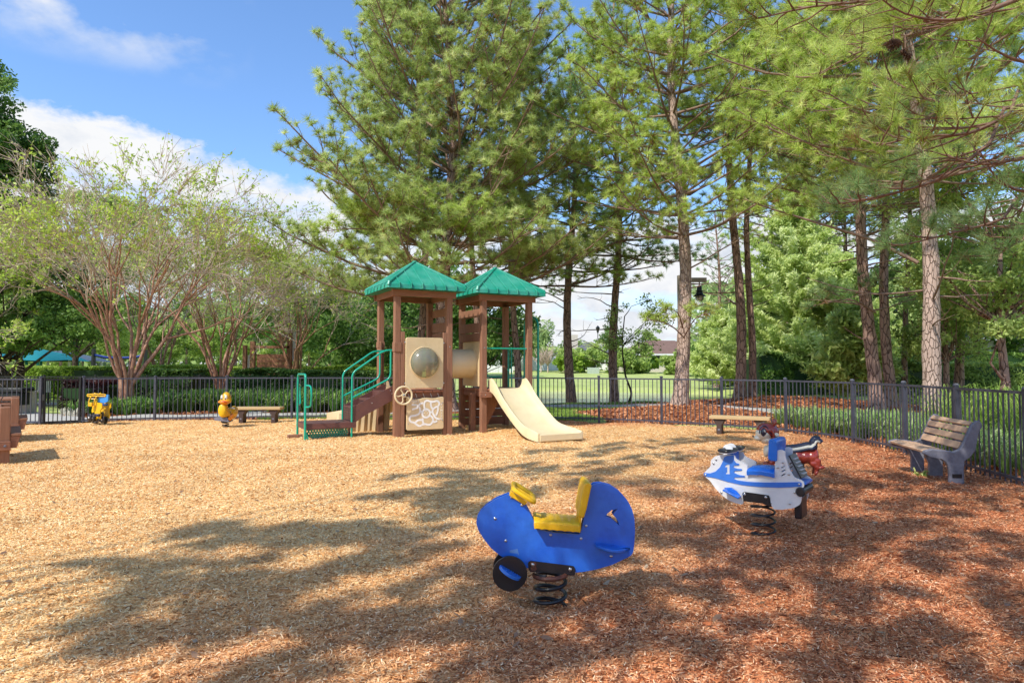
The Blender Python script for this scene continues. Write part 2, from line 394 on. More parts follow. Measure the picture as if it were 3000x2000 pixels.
def text_obj(name, body, size, m, parent, loc, rot, extrude=.002, sx=1):
    c = bpy.data.curves.new(name, 'FONT'); c.body = body; c.size = size; c.extrude = extrude; c.align_x = 'CENTER'; c.align_y = 'CENTER'; c.resolution_u = 3
    t = bpy.data.objects.new(name, c); COL.objects.link(t); bpy.context.view_layer.update()
    me = bpy.data.meshes.new_from_object(t.evaluated_get(bpy.context.evaluated_depsgraph_get()))
    bpy.data.objects.remove(t); bpy.data.curves.remove(c)
    me.materials.clear(); o = linkmesh(name, me, m, parent); o.location = loc; o.rotation_euler = rot; o.scale = (sx, 1, 1); return o
# ============================================================ play structure
PY = RAD(28); P0 = (-2.47, 14.03)
ps = thing('play_structure', 'brown timber play structure with two green roofed towers and a tan slide', 'play structure', (P0[0], P0[1], -.01), PY)
S, X2, PH = 1.2, 2.05, 3.03
def post(x, y, z0=-.25, z1=PH, w=.135):
    MB().box((x, y, (z0+z1)/2), (w, w, z1-z0)).build('post', 'brown', ps, .012)
for x0 in (0, X2):
    for (x, y) in ((0, 0), (S, 0), (0, S), (S, S)): post(x0+x, y)
    fr = MB(); b = .07
    fr.box((x0+S/2, -b, PH+.065), (S+.28, .045, .14)); fr.box((x0+S/2, S+b, PH+.065), (S+.28, .045, .14))
    fr.box((x0-b, S/2, PH+.064), (.045, S+.09, .135)); fr.box((x0+S+b, S/2, PH+.064), (.045, S+.09, .135))
    fr.build('roof_beam', 'brownH', ps, .006)
    # roof
    cx, cy, a, ze, zr, za = x0+S/2, S/2, .90, PH+.14, PH+.235, PH+.86
    rf = MB(); E = [(cx-a, cy-a), (cx+a, cy-a), (cx+a, cy+a), (cx-a, cy+a)]
    top = [(cx, cy, za)]; vs = [(x, y, ze) for x, y in E]+[(x+(cx-x)*.02, y+(cy-y)*.02, zr) for x, y in E]+[(cx, cy, za)]
    rf.add(vs, [(0, 1, 5, 4), (1, 2, 6, 5), (2, 3, 7, 6), (3, 0, 4, 7), (4, 5, 8), (5, 6, 8), (6, 7, 8), (7, 4, 8)])
    rf.add([(x+(cx-x)*.03, y+(cy-y)*.03, ze+.004) for x, y in E]+[(cx, cy, za-.06)], [(0, 1, 4), (1, 2, 4), (2, 3, 4), (3, 0, 4)])
    r_o = rf.build('roof', 'roof', ps, .01, smooth=20)
    rb = MB()
    for k in range(4):
        A = Vector((*E[k], zr)); B = Vector((*E[(k+1) % 4], zr)); T = Vector((cx, cy, za)); u = (B-A).normalized(); L = (B-A).length; md = (A+B)/2
        rb.tube([A+(T-A)*.02+Vector((0, 0, -.05)), A+(T-A)*.03, T-(T-A)*.01], [.035, .036, .028], 8)
        for f in (-.72, -.43, -.145, .145, .43, .72):
            p = md+u*f*L/2; q = p+(T-md)*(1-abs(f))*.93
            lo = p.copy(); lo.z = ze+.01; o_ = (md-Vector((cx, cy, md.z))).normalized()
            rb.tube([lo+o_*.012, p+o_*.012+Vector((0, 0, .012)), q+Vector((0, 0, .012))], [.016, .017, .010], 6)
    rb.ball((cx, cy, za), (.06, .06, .03)); rb.build('roof_rib', 'roof', r_o)
    # deck
    dk = MB()
    for i in range(6): dk.box((x0+.1+i*.2, S/2, .975), (.188, S+.1, .05))
    dk.build('deck', 'deck', ps, .012)
    jo = MB(); jo.box((x0+S/2, .02, .885), (S-.14, .04, .12)); jo.box((x0+S/2, S-.02, .885), (S-.14, .04, .12)); jo.box((x0+.02, S/2, .885), (.04, S-.14, .12)); jo.box((x0+S-.02, S/2, .885), (.04, S-.14, .12))
    jo.build('deck_joist', 'brownH', ps, .004)
# horizontal barrier boards flanking the tunnel
for xb in (S, X2):
    for (z0, z1) in ((2.66, 2.84), (2.30, 2.52), (2.10, 2.285)):
        MB().box((xb+(.05 if xb == S else -.05), S/2, (z0+z1)/2), (.04, S-.13, z1-z0)).build('barrier_board', 'brown', ps, .008)
# crawl tunnel with square flange plates
tn = MB(); n = 28; r = .335
rows = [[(x, .6+rr*cos(2*pi*j/n), 1.58+rr*sin(2*pi*j/n)) for j in range(n+1)] for (x, rr) in ((S+.04, r), (S+.1, r), (S+.42, r+.004), (S+.78, r), (X2-.03, r), (X2-.03, r-.02), (S+.04, r-.02))]
tn.grid(rows); tn.build('tunnel', 'tan2', ps)
for x in (S+.02, X2-.02):
    hole = [(.6+r*cos(2*pi*j/24), 1.58+r*sin(2*pi*j/24)) for j in range(24)]
    p = MB(); fr = Matrix(((0, 1, 0), (1, 0, 0), (0, 0, 1))); fr = Matrix.Rotation(0, 3, 'Z') @ fr
    p.prism(rnd([(.12, 1.05), (1.08, 1.05), (1.08, 2.10), (.12, 2.10)], .06), x-.015, x+.015, [hole], fr)
    pl = p.build('tunnel_plate', 'tan', ps, .006)
    q = MB(); q.tube([(x-.022 if x > 1.5 else x+.022, .6+(r+.012)*cos(2*pi*j/24), 1.58+(r+.012)*sin(2*pi*j/24)) for j in range(24)], .016, 6, True)
    q.build('flange', 'tan', pl)
# bubble panel
hole = [(.6+.32*cos(2*pi*j/28), 1.6+.32*sin(2*pi*j/28)) for j in range(28)]
p = MB(); p.prism(rnd([(.17, 1.045), (1.03, 1.045), (1.03, 2.14), (.17, 2.14)], .06), -.105, -.055, [hole]); bp = p.build('bubble_panel', 'tan', ps, .014)
q = MB(); q.tube([(.6+.335*cos(2*pi*j/32), -.108, 1.6+.335*sin(2*pi*j/32)) for j in range(32)], .014, 8, True); q.build('bubble_ring', 'tan', bp)
q = MB(); rows = [[(.6+.325*sin(a)*cos(2*pi*j/32), -.10-.23*cos(a), 1.6+.325*sin(a)*sin(2*pi*j/32)) for j in range(33)] for a in [pi/2*i/12 for i in range(13)]]
q.grid(rows); q.build('bubble_window', 'bubble', bp)
q = MB()
for (x, z) in ((1.045, 1.15), (1.045, 2.03), (.155, 1.15), (.155, 2.03)): bolt(q, (x, -.085, z), YM, .018)
q.build('bolt', 'steel', bp)
for x in (.115, 1.085): MB().box((x, -.045, 1.13), (.09, .045, 2.26)).build('side_board', 'brown', ps, .006)
# maze panel
mx = lambda px, py: (.19+(px-410)/990*.85, .15+(1225-py)/845*.69)
top = [mx(x, y) for x, y in ((410, 1200), (440, 1225), (900, 1225), (1370, 1225), (1400, 1190), (1400, 385), (1370, 365), (1280, 378), (1160, 400), (1050, 398), (950, 385), (850, 390), (760, 415), (640, 425), (520, 410), (435, 395), (412, 420))]
p = MB(); p.prism(top, -.11, -.07); mz = p.build('maze_panel', 'tan', ps, .008)
circ = [(920+105*cos(2*pi*j/20), 795+110*sin(2*pi*j/20)) for j in range(21)]
tr = [[(540, 560), (650, 565), (700, 600), (680, 640), (600, 670), (550, 675)],
 [(840, 520), (770, 540), (720, 590), (755, 660), (760, 740), (720, 810), (620, 845), (520, 860), (485, 930), (520, 1000), (610, 1030), (670, 1080), (740, 1120), (800, 1110)],
 [(640, 1020), (720, 970), (830, 965)], [(835, 920), (835, 1000), (860, 1080)],
 [(800, 1095), (900, 1080), (980, 1100), (1050, 1085), (1105, 1010), (1100, 930), (1040, 870), (980, 880)], circ,
 [(890, 680), (870, 600), (880, 500), (940, 460), (1020, 480), (1110, 495), (1220, 475), (1275, 540), (1250, 610), (1180, 640), (1110, 690), (1095, 760), (1130, 850), (1190, 930), (1290, 965)],
 [(1045, 500), (1050, 600), (1090, 680)], [(1240, 640), (1235, 740), (1190, 870)], [(1120, 1035), (1180, 1025), (1220, 1000)], [(755, 745), (805, 745)], [(1020, 770), (1072, 770)]]
q = MB()
for ti, t in enumerate(tr):
    c = [Vector(mx(*p_)) for p_ in [tuple(v) for v in cr([(a, b) for a, b in t], 5, False)]]
    w = .021; Lp = []; Rp = []
    for i, p_ in enumerate(c):
        d = (c[min(i+1, len(c)-1)]-c[max(i-1, 0)]).normalized(); nn = Vector((-d.y, d.x)); Lp.append(p_+nn*w); Rp.append(p_-nn*w)
    yy = -.1115-.0006*ti
    q.grid([[(v.x, yy, v.y) for v in Lp], [(v.x, yy, v.y) for v in Rp]])
q.build('maze_track', 'white', mz)
x, z = mx(610, 485); text_obj('start_lettering', 'START', .075, 'white', mz, (x, -.113, z), (pi/2, 0, 0))
x, z = mx(1338, 770); text_obj('finish_lettering', 'F\nI\nN\nI\nS\nH', .062, 'white', mz, (x, -.113, z), (pi/2, 0, 0))
for ch, px, py in (('N', 920, 738), ('W', 868, 795), ('E', 965, 795), ('S', 920, 852)):
    x, z = mx(px, py); text_obj('compass_lettering', ch, .045, 'white', mz, (x, -.113, z), (pi/2, 0, 0))
q = MB()
for px, py in ((455, 1055), (1367, 530), (1367, 1003), (440, 560)):
    x, z = mx(px, py); bolt(q, (x, -.11, z), YM, .014)
q.build('bolt', 'steel', mz)
# ship wheel
q = MB(); wc = Vector((.09, -.20, .90)); R_ = .185
q.tube([(wc.x+R_*cos(2*pi*j/36), wc.y, wc.z+R_*1.0*sin(2*pi*j/36)) for j in range(36)], .021, 8, True)
for k in range(5):
    a = 2*pi*k/5+.5; pts = [(wc.x+rr*cos(a+bb), wc.y, wc.z+rr*sin(a+bb)) for rr, bb in ((.03, 0), (.08, .22), (.13, .3), (.175, .05))]
    q.tube(cr(pts, 4, False), .012, 6)
q.lathe([(.045, -.02), (.045, .02)], wc, 16, YM); whl = q.build('ship_wheel', 'tan2', ps)
q = MB(); q.lathe([(.024, 0), (.024, .012), (.012, .02)], wc+Vector((0, -.02, 0)), 12, YM); q.tube([wc+Vector((0, .13, 0)), wc], .015, 8); q.build('wheel_hub', 'steel', whl)
# transfer platform and stairs
q = MB(); q.box((-1.36, .48, .335), (1.02, .80, .05)); q.box((-1.36, .085, .295), (1.04, .012, .11)); q.box((-1.36, .875, .295), (1.04, .012, .11)); q.box((-1.875, .48, .295), (.012, .78, .11))
pf = q.build('transfer_platform', 'dkbrown', ps, .004)
def lattice(nm, x0, x1, y, z0, z1, m, nx, nz):
    hs = []
    for i in range(nx):
        for j in range(nz):
            cx_ = x0+(i+.5+(.25 if j % 2 else -.25))*(x1-x0)/nx; cz = z0+(j+.5)*(z1-z0)/nz; rr = min((x1-x0)/nx, (z1-z0)/nz)*.33
            hs.append([(cx_+rr*cos(2*pi*k/8), cz+rr*sin(2*pi*k/8)) for k in range(8)])
    return MB().prism([(x0, z0), (x1, z0), (x1, z1), (x0, z1)], y, y+.006, hs).build(nm, m, ps)
lattice('perforated_support', -1.72, -.96, .30, .02, .27, 'green', 13, 5)
lattice('perforated_support', -1.72, -.96, .74, .02, .27, 'green', 13, 5)
MB().add([(-1.86, .2, -.05), (-1.86, .2, .27), (-1.74, .2, -.05), (-1.86, .21, -.05), (-1.86, .21, .27), (-1.74, .21, -.05)], [(0, 1, 2), (3, 5, 4), (0, 3, 4, 1), (0, 2, 5, 3), (1, 4, 5, 2)]).build('bracket', 'green', ps)
MB().box((-1.98, .6, .06), (.3, .1, .09)).build('ground_block', 'brown', ps, .01)
MB().box((-.88, .5, .13), (.035, .035, .4)).build('platform_leg', 'dkbrown', ps)
st = MB()
for y in (.12, .86): st.prism([(-.92, .34), (-.92, .665), (.02, 1.13), (.02, .82), (-.62, .50), (-.86, .34)], y-.006, y+.006)
st.box((-.91, .49, .50), (.012, .73, .32)); st.box((-.75, .49, .655), (.32, .73, .02)); st.box((-.585, .49, .735), (.012, .73, .16)); st.box((-.43, .49, .815), (.31, .73, .02)); st.box((-.275, .49, .90), (.012, .73, .16)); st.box((-.13, .49, .975), (.28, .73, .02))
sr = st.build('stairs', 'dkbrown', ps, .003)
q = MB()
for i in range(6): q.box((-.9185, .49, .375+i*.05), (.008, .66, .018))
for i in range(3): q.box((-.593, .49, .68+i*.045), (.008, .66, .016))
q.build('tread_slot', 'black', sr)
q = MB()
for px_, pz in ((-.06, .93), (-.5, .74), (-.1, 1.0)): bolt(q, (px_, .113, pz), YM, .013)
for y in (.35, .5, .65): bolt(q, (-.012, y, 1.08), Matrix.Rotation(-pi/2, 3, 'Y'), .016)
q.build('bolt', 'steel', sr)
for y, dx in ((.10, 0), (.90, 0)):
    q = MB()
    q.tube(fillet([(-.93, y, -.1), (-.93, y, 1.38), (-.24, y, 1.86), (.02, y, 1.86)], .12), .021, 10)
    q.tube(fillet([(-.93, y, .86), (-.10, y, 1.26), (-.10, y, 1.86)], .12), .021, 10)
    q.build('handrail', 'green', ps)
q = MB(); q.tube(fillet([(-1.88, .05, -.1), (-1.88, .05, 1.35), (-1.88, .90, 1.35), (-1.88, .90, -.1)], .1, 8), .024, 10); q.build('grab_arch', 'green', ps)
for y, d in ((.05, -1), (.90, 1)):
    MB().tube(fillet([(-1.88, y, 1.13), (-1.80, y+d*.14, 1.13), (-1.80, y+d*.20, .95), (-1.80, y+d*.14, .70), (-1.88, y, .70)], .08), .018, 8).build('grab_loop', 'green', ps)
# main slide on the second tower
def slide(nm, path, xc, w, hs, m, par, frame=lambda v: v, sm=7):
    c = cr(path, sm, False)     # (y, z, side height, flare)
    q = MB(); rows = []
    for p_ in c:
        y, z, h, fl = p_; ww = w/2+fl
        prof = [(-ww-.055, -.09), (-ww-.055, h*.98-.02), (-ww-.035, h), (-ww-.008, h-.012), (-ww+.015, h*.45), (-ww+.06, .02), (-ww+.12, 0), (0, -.006), (ww-.12, 0), (ww-.06, .02), (ww-.015, h*.45), (ww+.008, h-.012), (ww+.035, h), (ww+.055, h*.98-.02), (ww+.055, -.09)]
        rows.append([frame(Vector((xc+a, y, z+b))) for a, b in prof])
    for rr in rows: rr += [rr[-1]*.999+rr[0]*.001]
    q.grid([r_[:-1] for r_ in rows])
    for r_ in (rows[0], rows[-1]): q.add(r_[:-1], [tuple(range(len(r_)-1))])
    return q.build(nm, m, par, smooth=50)
V4 = lambda l: [Vector(p_) for p_ in l]
sl = slide('slide', V4([(.02, 1.01, .2, 0), (-.12, 1.01, .23, 0), (-.3, .93, .2, 0), (-.62, .71, .15, 0), (-1.1, .42, .13, 0), (-1.5, .22, .12, 0), (-1.8, .15, .12, .03), (-2.1, .125, .11, .06), (-2.35, .115, .08, .07)]), 2.66, .82, .15, 'tan2', ps)
MB().box((2.66, -2.372, .10), (1.0, .02, .13)).build('slide_lip', 'tan2', sl, .008)
q = MB(); q.box((2.66, -2.15, .0), (.5, .12, .12)); q.box((2.45, -2.16, -.05), (.04, .05, .2)); q.box((2.9, -2.1, -.05), (.04, .05, .2)); q.build('slide_foot', 'tan', sl)
MB().tube([(X2+.05, 0, 1.93), (X2+S-.05, 0, 1.93)], .02, 10).build('sit_bar', 'green', ps)
MB().box((X2+.02, -.10, .87), (.30, .05, .13)).build('slide_bearer', 'brownH', ps, .006)
# wave slide curling behind the first tower
path = [(0.25, .99), (-.1, .95), (-.5, .70), (-1.0, .48), (-1.5, .30), (-2.0, .2)]
def fr2(v): # bend
    t = -v.y; ang = .55*t*.6; return Vector((.45-(v.x)*cos(ang)*1-sin(ang)*t*.9, 1.2+t*.75*cos(ang*.8)+v.x*.15, v.z))
slide('rear_slide', V4([(y, z, .2, 0) for y, z in path]), 0, .55, .2, 'tan', ps, fr2)
q = MB()
for i in range(9):
    x_ = -.9+i*.135; q.tube([(x_, 1.38+.02*(i % 2), -.05), (x_+.05, 1.36, .45+.055*i)], [.09, .08], 8)
q.build('rear_slide_skirt', 'tan', ps)
# boards below the second tower, ladders and loops
for i in range(4): MB().box((X2+.60, S-.03, .17+i*.2), (1.06, .035, .185)).build('lower_board', 'brownH', ps, .006)
for x_ in (X2+.02, ): MB().box((x_-.10, .42, .42), (.13, .13, .95)).build('short_post', 'brown', ps, .01)
MB().add([(X2+.15, .15, .10), (X2+.15, .15, .84), (X2+.55, .15, .84), (X2+.15, .19, .10), (X2+.15, .19, .84), (X2+.55, .19, .84)], [(0, 1, 2), (3, 5, 4), (0, 3, 4, 1), (0, 2, 5, 3), (1, 4, 5, 2)]).build('corner_brace', 'brown', ps)
MB().box((.60, 1.1, .35), (.14, .05, .7)).build('short_post', 'brown', ps, .01)
q = MB(); xx = X2+S+.36
q.tube(fillet([(xx, .18, 0), (xx, .18, 2.72), (xx, .86, 2.72), (xx, .86, 0)], .28, 9), .028, 10)
q2 = q.build('climber_arch', 'green', ps)
q = MB()
for z_ in (.28, .52, .76): q.tube([(xx, .18, z_), (xx, .86, z_)], .018, 8)
q.build('climber_rung', 'green', q2)
for y_ in (.92, 1.10):
    MB().tube(fillet([(X2+S+.02, y_, 1.0), (X2+S+.02, y_, 1.95), (X2+S+.02, y_+.14, 1.95), (X2+S+.02, y_+.14, 1.0)], .07, 6), .018, 8).build('barrier_loop', 'green', ps)
MB().tube(fillet([(X2+.06, S, 1.95), (X2+.35, S+.25, 1.95), (X2+.75, S+.25, 1.6), (X2+.75, S+.25, 1.25), (X2+1.1, S, 1.25)], .15, 6), .018, 8).build('climber_rail', 'green', ps)
q = MB()
for (x_, z_) in ((S, 1.95), (X2, .87), (X2+S, 1.94), (X2, 1.94), (X2+S, .9)): bolt(q, (x_, -.068 if z_ > 1 else -.125, z_), YM, .014)
q.build('bolt', 'steel', ps)
q = MB()
for i in range(5): q.bar((.25+i*.17, -.02, .93), (.28+i*.17, -.03, .84), .008, .01)
q.build('deck_tie', 'steel', ps)
MB().box((0, S, 2.01), (.15, .19, .14)).build('post_collar', 'brown', ps, .006)
MB().box((-.03, S-.09, 1.56), (.04, .1, 1.05)).build('side_board', 'brown', ps, .006)
MB().box((0, -.005, 1.93), (.16, .16, .2)).build('post_collar', 'brown', ps, .006)
# ============================================================ blue spring rider
r0 = G(1612, 1768); BR = (r0.x, r0.y)
rider = thing('spring_rider', 'bright blue plane shaped spring rider with yellow seat and black wheels', 'spring rider', (BR[0], BR[1], 0), 0, 'spring riders on the wood chips')
D = digitise(BR, 0, -.035, 1350, 1380, 3.7333)
out = [(168, 560), (180, 490), (215, 435), (285, 368), (380, 305), (480, 265), (545, 242), (620, 262), (700, 350), (745, 430), (790, 520), (806, 560), (806, 628), (1000, 668), (1305, 690), (1325, 610), (1365, 430), (1405, 250), (1428, 165), (1455, 137), (1530, 130), (1640, 155), (1740, 222), (1820, 312), (1872, 410), (1900, 520), (1906, 640), (1900, 760), (1888, 880), (1862, 920), (1780, 962), (1650, 1022), (1500, 1066), (1350, 1096), (1250, 1105), (1000, 1100), (730, 1058), (600, 1010), (430, 920), (330, 838), (245, 730), (190, 640)]
out = [D(*p_) for p_ in out]; outs = rnd(out, .012, 3)
hole = [D(*p_) for p_ in ((1580, 495), (1605, 460), (1650, 425), (1722, 406), (1688, 438), (1664, 474), (1700, 512), (1722, 548), (1732, 588), (1700, 562), (1655, 520), (1610, 500))]
MB().prism(outs, -.036, -.017, [hole]).build('side_panel', 'blue', rider, .004, label='near blue side panel with a swept fin cut-out')
MB().prism(outs, .017, .036, [hole]).build('side_panel', 'blue', rider, .004)
q = MB()
for p_ in ((376, 516), (492, 758), (983, 694), (1315, 734), (1370, 594), (1100, 800), (600, 500)):
    x, z = D(*p_); q.lathe([(.02, -.017), (.02, .017)], (x, 0, z), 10, YM)
q.build('spacer', 'blue', rider)
q = MB()
for p_ in ((555, 283), (668, 368), (376, 516), (492, 758), (983, 694), (1315, 734), (1370, 594), (1643, 925)):
    x, z = D(*p_); bolt(q, (x, -.036, z), YM, .009)
q.build('bolt', 'steel', rider)
# seat: ribbed saddle straddling both panels
D2 = digitise(BR, 0, -.13, 1350, 1380, 3.7333)
xa, za = D2(803, 540); xb, zb = D2(1305, 580); _, zlo = D2(803, 628); h = za-zlo
rows = []
for i in range(31):
    t = i/30; x = xa+(xb-xa)*t; z = za+(zb-za)*t+.004*abs(sin(t*pi*6)); zl = z-h*1.05
    rows.append([(x, -.13, zl), (x, -.132, z-.012), (x, -.122, z-.002), (x, 0, z+.004), (x, .122, z-.002), (x, .132, z-.012), (x, .13, zl)])
q = MB(); q.grid(rows); q.add(rows[0], [tuple(range(7))]); q.add(rows[-1], [tuple(range(7))]); q.grid([[r_[0] for r_ in rows], [r_[-1] for r_ in rows]])
seat = q.build('seat', 'yellow', rider, .003, 50)
bk = [D2(*p_) for p_ in ((1292, 488), (1300, 420), (1335, 220), (1352, 145), (1380, 124), (1428, 140), (1432, 165), (1412, 260), (1378, 420), (1352, 505), (1328, 520))]
MB().prism(bk, -.125, .125).build('backrest', 'yellow', rider, .012)
q = MB(); bb = [D2(*p_) for p_ in ((1300, 500), (1330, 500), (1325, 680), (1300, 690))]; q.prism(bb, -.07, .07); q.build('seat_bracket', 'yellow', rider, .003)
# steering ring
x0_, z0_ = D(675, 262); tilt = RAD(-32); R = Matrix.Translation((x0_, 0, z0_)) @ Matrix.Rotation(-tilt, 4, 'Y')
loop = rnd([(-.075, -.12), (.075, -.12), (.075, .12), (-.075, .12)], .04, 6)
q = MB(); q.tube([R @ Vector((a, b, .012)) for a, b in loop], .0155, 8, True)
q.tube([R @ Vector((-.07, 0, .012)), R @ Vector((.07, 0, .012))], .010, 6)
ring = q.build('handle', 'yellow', rider)
q = MB(); bx = D(540, 262); bx2 = D(715, 372); q.bar((bx[0], 0, bx[1]+.015), (bx2[0], 0, bx2[1]+.015), .10, .03); q.build('handle_bracket', 'yellow', ring, .003)
q = MB(); q.box((0, 0, .005), (.12, .03, .004)); o_ = q.build('handle_plate', 'bluel', ring); o_.matrix_local = R
# wheels
x, z = D(537, 1088); rw = .108
for y in (-.085, .06):
    m_ = MB(); m_.lathe([(rw, 0), (rw, .019)], (x, y+.01, z), 40, YM); wh = m_.build('wheel', 'black', rider, .003)
q = MB(); q.lathe([(.02, 0), (.02, .13)], (x, .06, z), 12, YM); q.build('axle', 'black', rider)
for d, y in ((-1, -.094), (1, .06)):
    R = Matrix.Translation((x, y, z+.01)) @ Matrix.Rotation(RAD(30), 4, 'Y')
    pts = [(-.075, 0)]+[(-.075*cos(a), -.085*sin(a)*1) for a in [pi*i/10 for i in range(11)]]
    q = MB(); vs = [(a, b*(1 if d < 0 else -1), c) for c in (-.008, .012) for a, b in pts[1:]]
    k = len(pts)-1; q.add(vs, [tuple(range(k)), tuple(range(k, 2*k))]+[(i, (i+1) % k, k+(i+1) % k, k+i) for i in range(k)])
    for i in range(9): q.box((-.06+i*.015, -.028*(1 if d < 0 else -1), .0135), (.006, .05, .004))
    o_ = q.build('foot_peg', 'bluel', rider, .002); o_.matrix_local = R
# tail plane
xa, z1 = D(1465, 812); xb, z2 = D(1855, 868)
for d in (-1, 1):
    pts = [(xa+(xb-xa)*t, d*(.037+.11*sin(pi*min(t*1.05+.06, 1))**.7)) for t in [i/14 for i in range(15)]]
    q = MB(); base = [(xa, d*.037)]+pts+[(xb, d*.037)]; k = len(base)
    vs = [(a, b, z1+(z2-z1)*(a-xa)/(xb-xa)+c) for c in (0, .018) for a, b in base]
    q.add(vs, [tuple(range(k)), tuple(range(k, 2*k))]+[(i, (i+1) % k, k+(i+1) % k, k+i) for i in range(k)])
    q.build('tail_fin', 'blue', rider, .004)
# bracket, spring
br = rnd([D(*p_) for p_ in ((735, 990), (760, 972), (1235, 1030), (1250, 1060), (1246, 1135), (1180, 1130), (740, 1078))], .012)
for y in (-.046, .040): MB().prism(br, y, y+.006).build('spring_bracket', 'black', rider)
q = MB(); q.prism([D(*p_) for p_ in ((757, 980), (820, 984), (828, 1010), (815, 1030), (830, 1060), (815, 1082), (770, 1075), (765, 1050), (775, 1030), (757, 1005))], -.0475, -.0465); q.build('rust_patch', 'rust', rider)
q = MB()
for p_ in ((787, 1015), (1195, 1065)): x, z = D(*p_); bolt(q, (x, -.047, z), YM, .011)
q.build('bolt', 'steel', rider)
q = MB(); q.prism([D(*p_) for p_ in ((600, 850), (620, 845), (640, 925), (618, 895), (540, 890), (534, 862))], -.0368, -.0362); q.build('sticker', mat('faded_sticker', (.10, .24, .58), .6), rider)
coil(.098, -.02, .20, 2.7, .0125).build('spring', 'black', rider)
q = MB(); q.tube([(.1*cos(a), .1*sin(a), .172+.003*a) for a in [pi*1.0+i*.12 for i in range(28)]], .016, 8); q.box((0, 0, .218), (.26, .085, .012)); q.build('spring_clamp', 'rust', rider)
# ============================================================ blue and white jet-ski rider
r0 = G(2236, 1568); JR = (r0.x, r0.y); JY = RAD(-37)
jet = thing('spring_rider', 'white and blue water scooter spring rider marked with a number 1', 'spring rider', (JR[0], JR[1], 0), JY, 'spring riders on the wood chips')
D = digitise(JR, JY, -.13, 2030, 1190, 3.8244)
out = [(122, 755), (150, 715), (198, 672), (202, 600), (245, 560), (300, 545), (380, 540), (462, 545), (478, 588), (545, 622), (612, 655), (612, 745), (700, 752), (915, 752), (922, 610), (936, 495), (985, 484), (1034, 505), (1030, 545), (1075, 690), (1135, 795), (1205, 822), (1240, 845), (1246, 890), (1226, 930), (1212, 1060), (1195, 1102), (1130, 1138), (1000, 1156), (905, 1152), (875, 1100), (862, 1010), (700, 985), (560, 975), (562, 1096), (500, 1090), (400, 1050), (320, 990), (250, 915), (190, 830), (138, 788)]
outs = rnd([D(*p_) for p_ in out], .012, 3)
slots = [[D(*p_) for p_ in ((990, 680+45*i), (1036, 655+45*i), (1038, 668+45*i), (994, 694+45*i))] for i in range(3)]
MB().prism(outs, -.13, -.111, slots).build('side_panel', 'whitep', jet, .003)
MB().prism(outs, .111, .13, slots).build('side_panel', 'whitep', jet, .003)
ov = [(125, 742), (195, 747), (255, 728), (305, 680), (335, 620), (352, 568), (385, 552), (458, 545), (462, 600), (482, 630), (520, 640), (520, 658), (462, 662), (458, 682), (500, 695), (550, 700), (552, 716), (470, 722), (462, 742), (520, 766), (582, 775), (584, 792), (470, 795), (462, 808), (500, 825), (620, 842), (800, 850), (1000, 850), (1200, 845), (1222, 862), (1218, 892), (1100, 904), (960, 908), (760, 902), (560, 880), (400, 845), (250, 800), (160, 785), (126, 776)]
one = [D(*p_) for p_ in ((365, 665), (388, 650), (412, 650), (412, 738), (418, 756), (372, 756), (374, 740), (386, 738), (386, 676), (366, 682))]
ovl = MB().prism([D(*p_) for p_ in ov], -.137, -.1305, [one]).build('blue_overlay', 'blue2', jet, .001)
MB().prism([D(*p_) for p_ in ov], .1305, .137, [one]).build('blue_overlay', 'blue2', jet, .001)
MB().prism(one, -.1335, -.1308).build('number_one', 'whitep', ovl)
q = MB()
for p_ in ((262, 590), (233, 634), (320, 960), (730, 768), (952, 682), (1010, 625), (1078, 758), (1143, 963), (1090, 1088), (145, 764), (1193, 868)):
    x, z = D(*p_); bolt(q, (x, -.138, z), YM, .009)
q.build('bolt', 'steel', jet)
xa, za = D(612, 672); xb, zb = D(916, 668); rows = []
for i in range(21):
    t = i/20; x = xa+(xb-xa)*t; z = za-.02+.012*sin(t*pi)+.003*abs(sin(t*9)); rows.append([(x, -.16, z-.055), (x, -.165, z-.02), (x, -.14, z), (x, 0, z+.012), (x, .14, z), (x, .165, z-.02), (x, .16, z-.055)])
q = MB(); q.grid(rows); q.add(rows[0], [tuple(range(7))]); q.add(rows[-1], [tuple(range(7))]); q.build('seat', 'bluel', jet, .004, 50)
x0_, z0_ = D(845, 600); x1_, z1_ = D(862, 372); zt = z1_-.012
bo = rnd([(x0_, z0_), (x1_-.005, z1_), (x1_+.012, zt+.02), (x1_+.05, zt+.02), (x1_+.065, zt), (x0_+.075, z0_-.01)], .02)
bm_ = MB(); secs = []
for (y, k_) in ((-.15, .93), (-.135, 1), (.135, 1), (.15, .93)):
    cx_ = sum(a for a, b in bo)/len(bo); cz_ = sum(b for a, b in bo)/len(bo); secs.append([(cx_+(a-cx_)*k_, y, cz_+(b-cz_)*k_) for a, b in bo]+[(cx_+(bo[0][0]-cx_)*k_, y, cz_+(bo[0][1]-cz_)*k_)])
bm_.grid(secs); bm_.add(secs[0][:-1], [tuple(range(len(bo)))]); bm_.add(secs[-1][:-1], [tuple(range(len(bo)))]); bm_.build('backrest', 'bluel', jet, 0, 50)
a_, b_ = D(1038, 550), D(1190, 812)
lad = MB().bar((a_[0]+.02, 0, a_[1]), (b_[0]+.01, 0, b_[1]), .21, .014).build('rear_ladder', 'black', jet, .003)
q = MB()
for t in (.2, .36, .52, .68, .84):
    x = a_[0]+.02+(b_[0]-a_[0])*t; z = a_[1]+(b_[1]-a_[1])*t; dd = Vector((b_[0]-a_[0], 0, b_[1]-a_[1])).normalized(); nn_ = Vector((-dd.z, 0, dd.x))
    q.bar(Vector((x, -.06, z))+nn_*.009, Vector((x, .06, z))+nn_*.009, .022, .004)
q.build('tread_mark', 'whitep', lad)
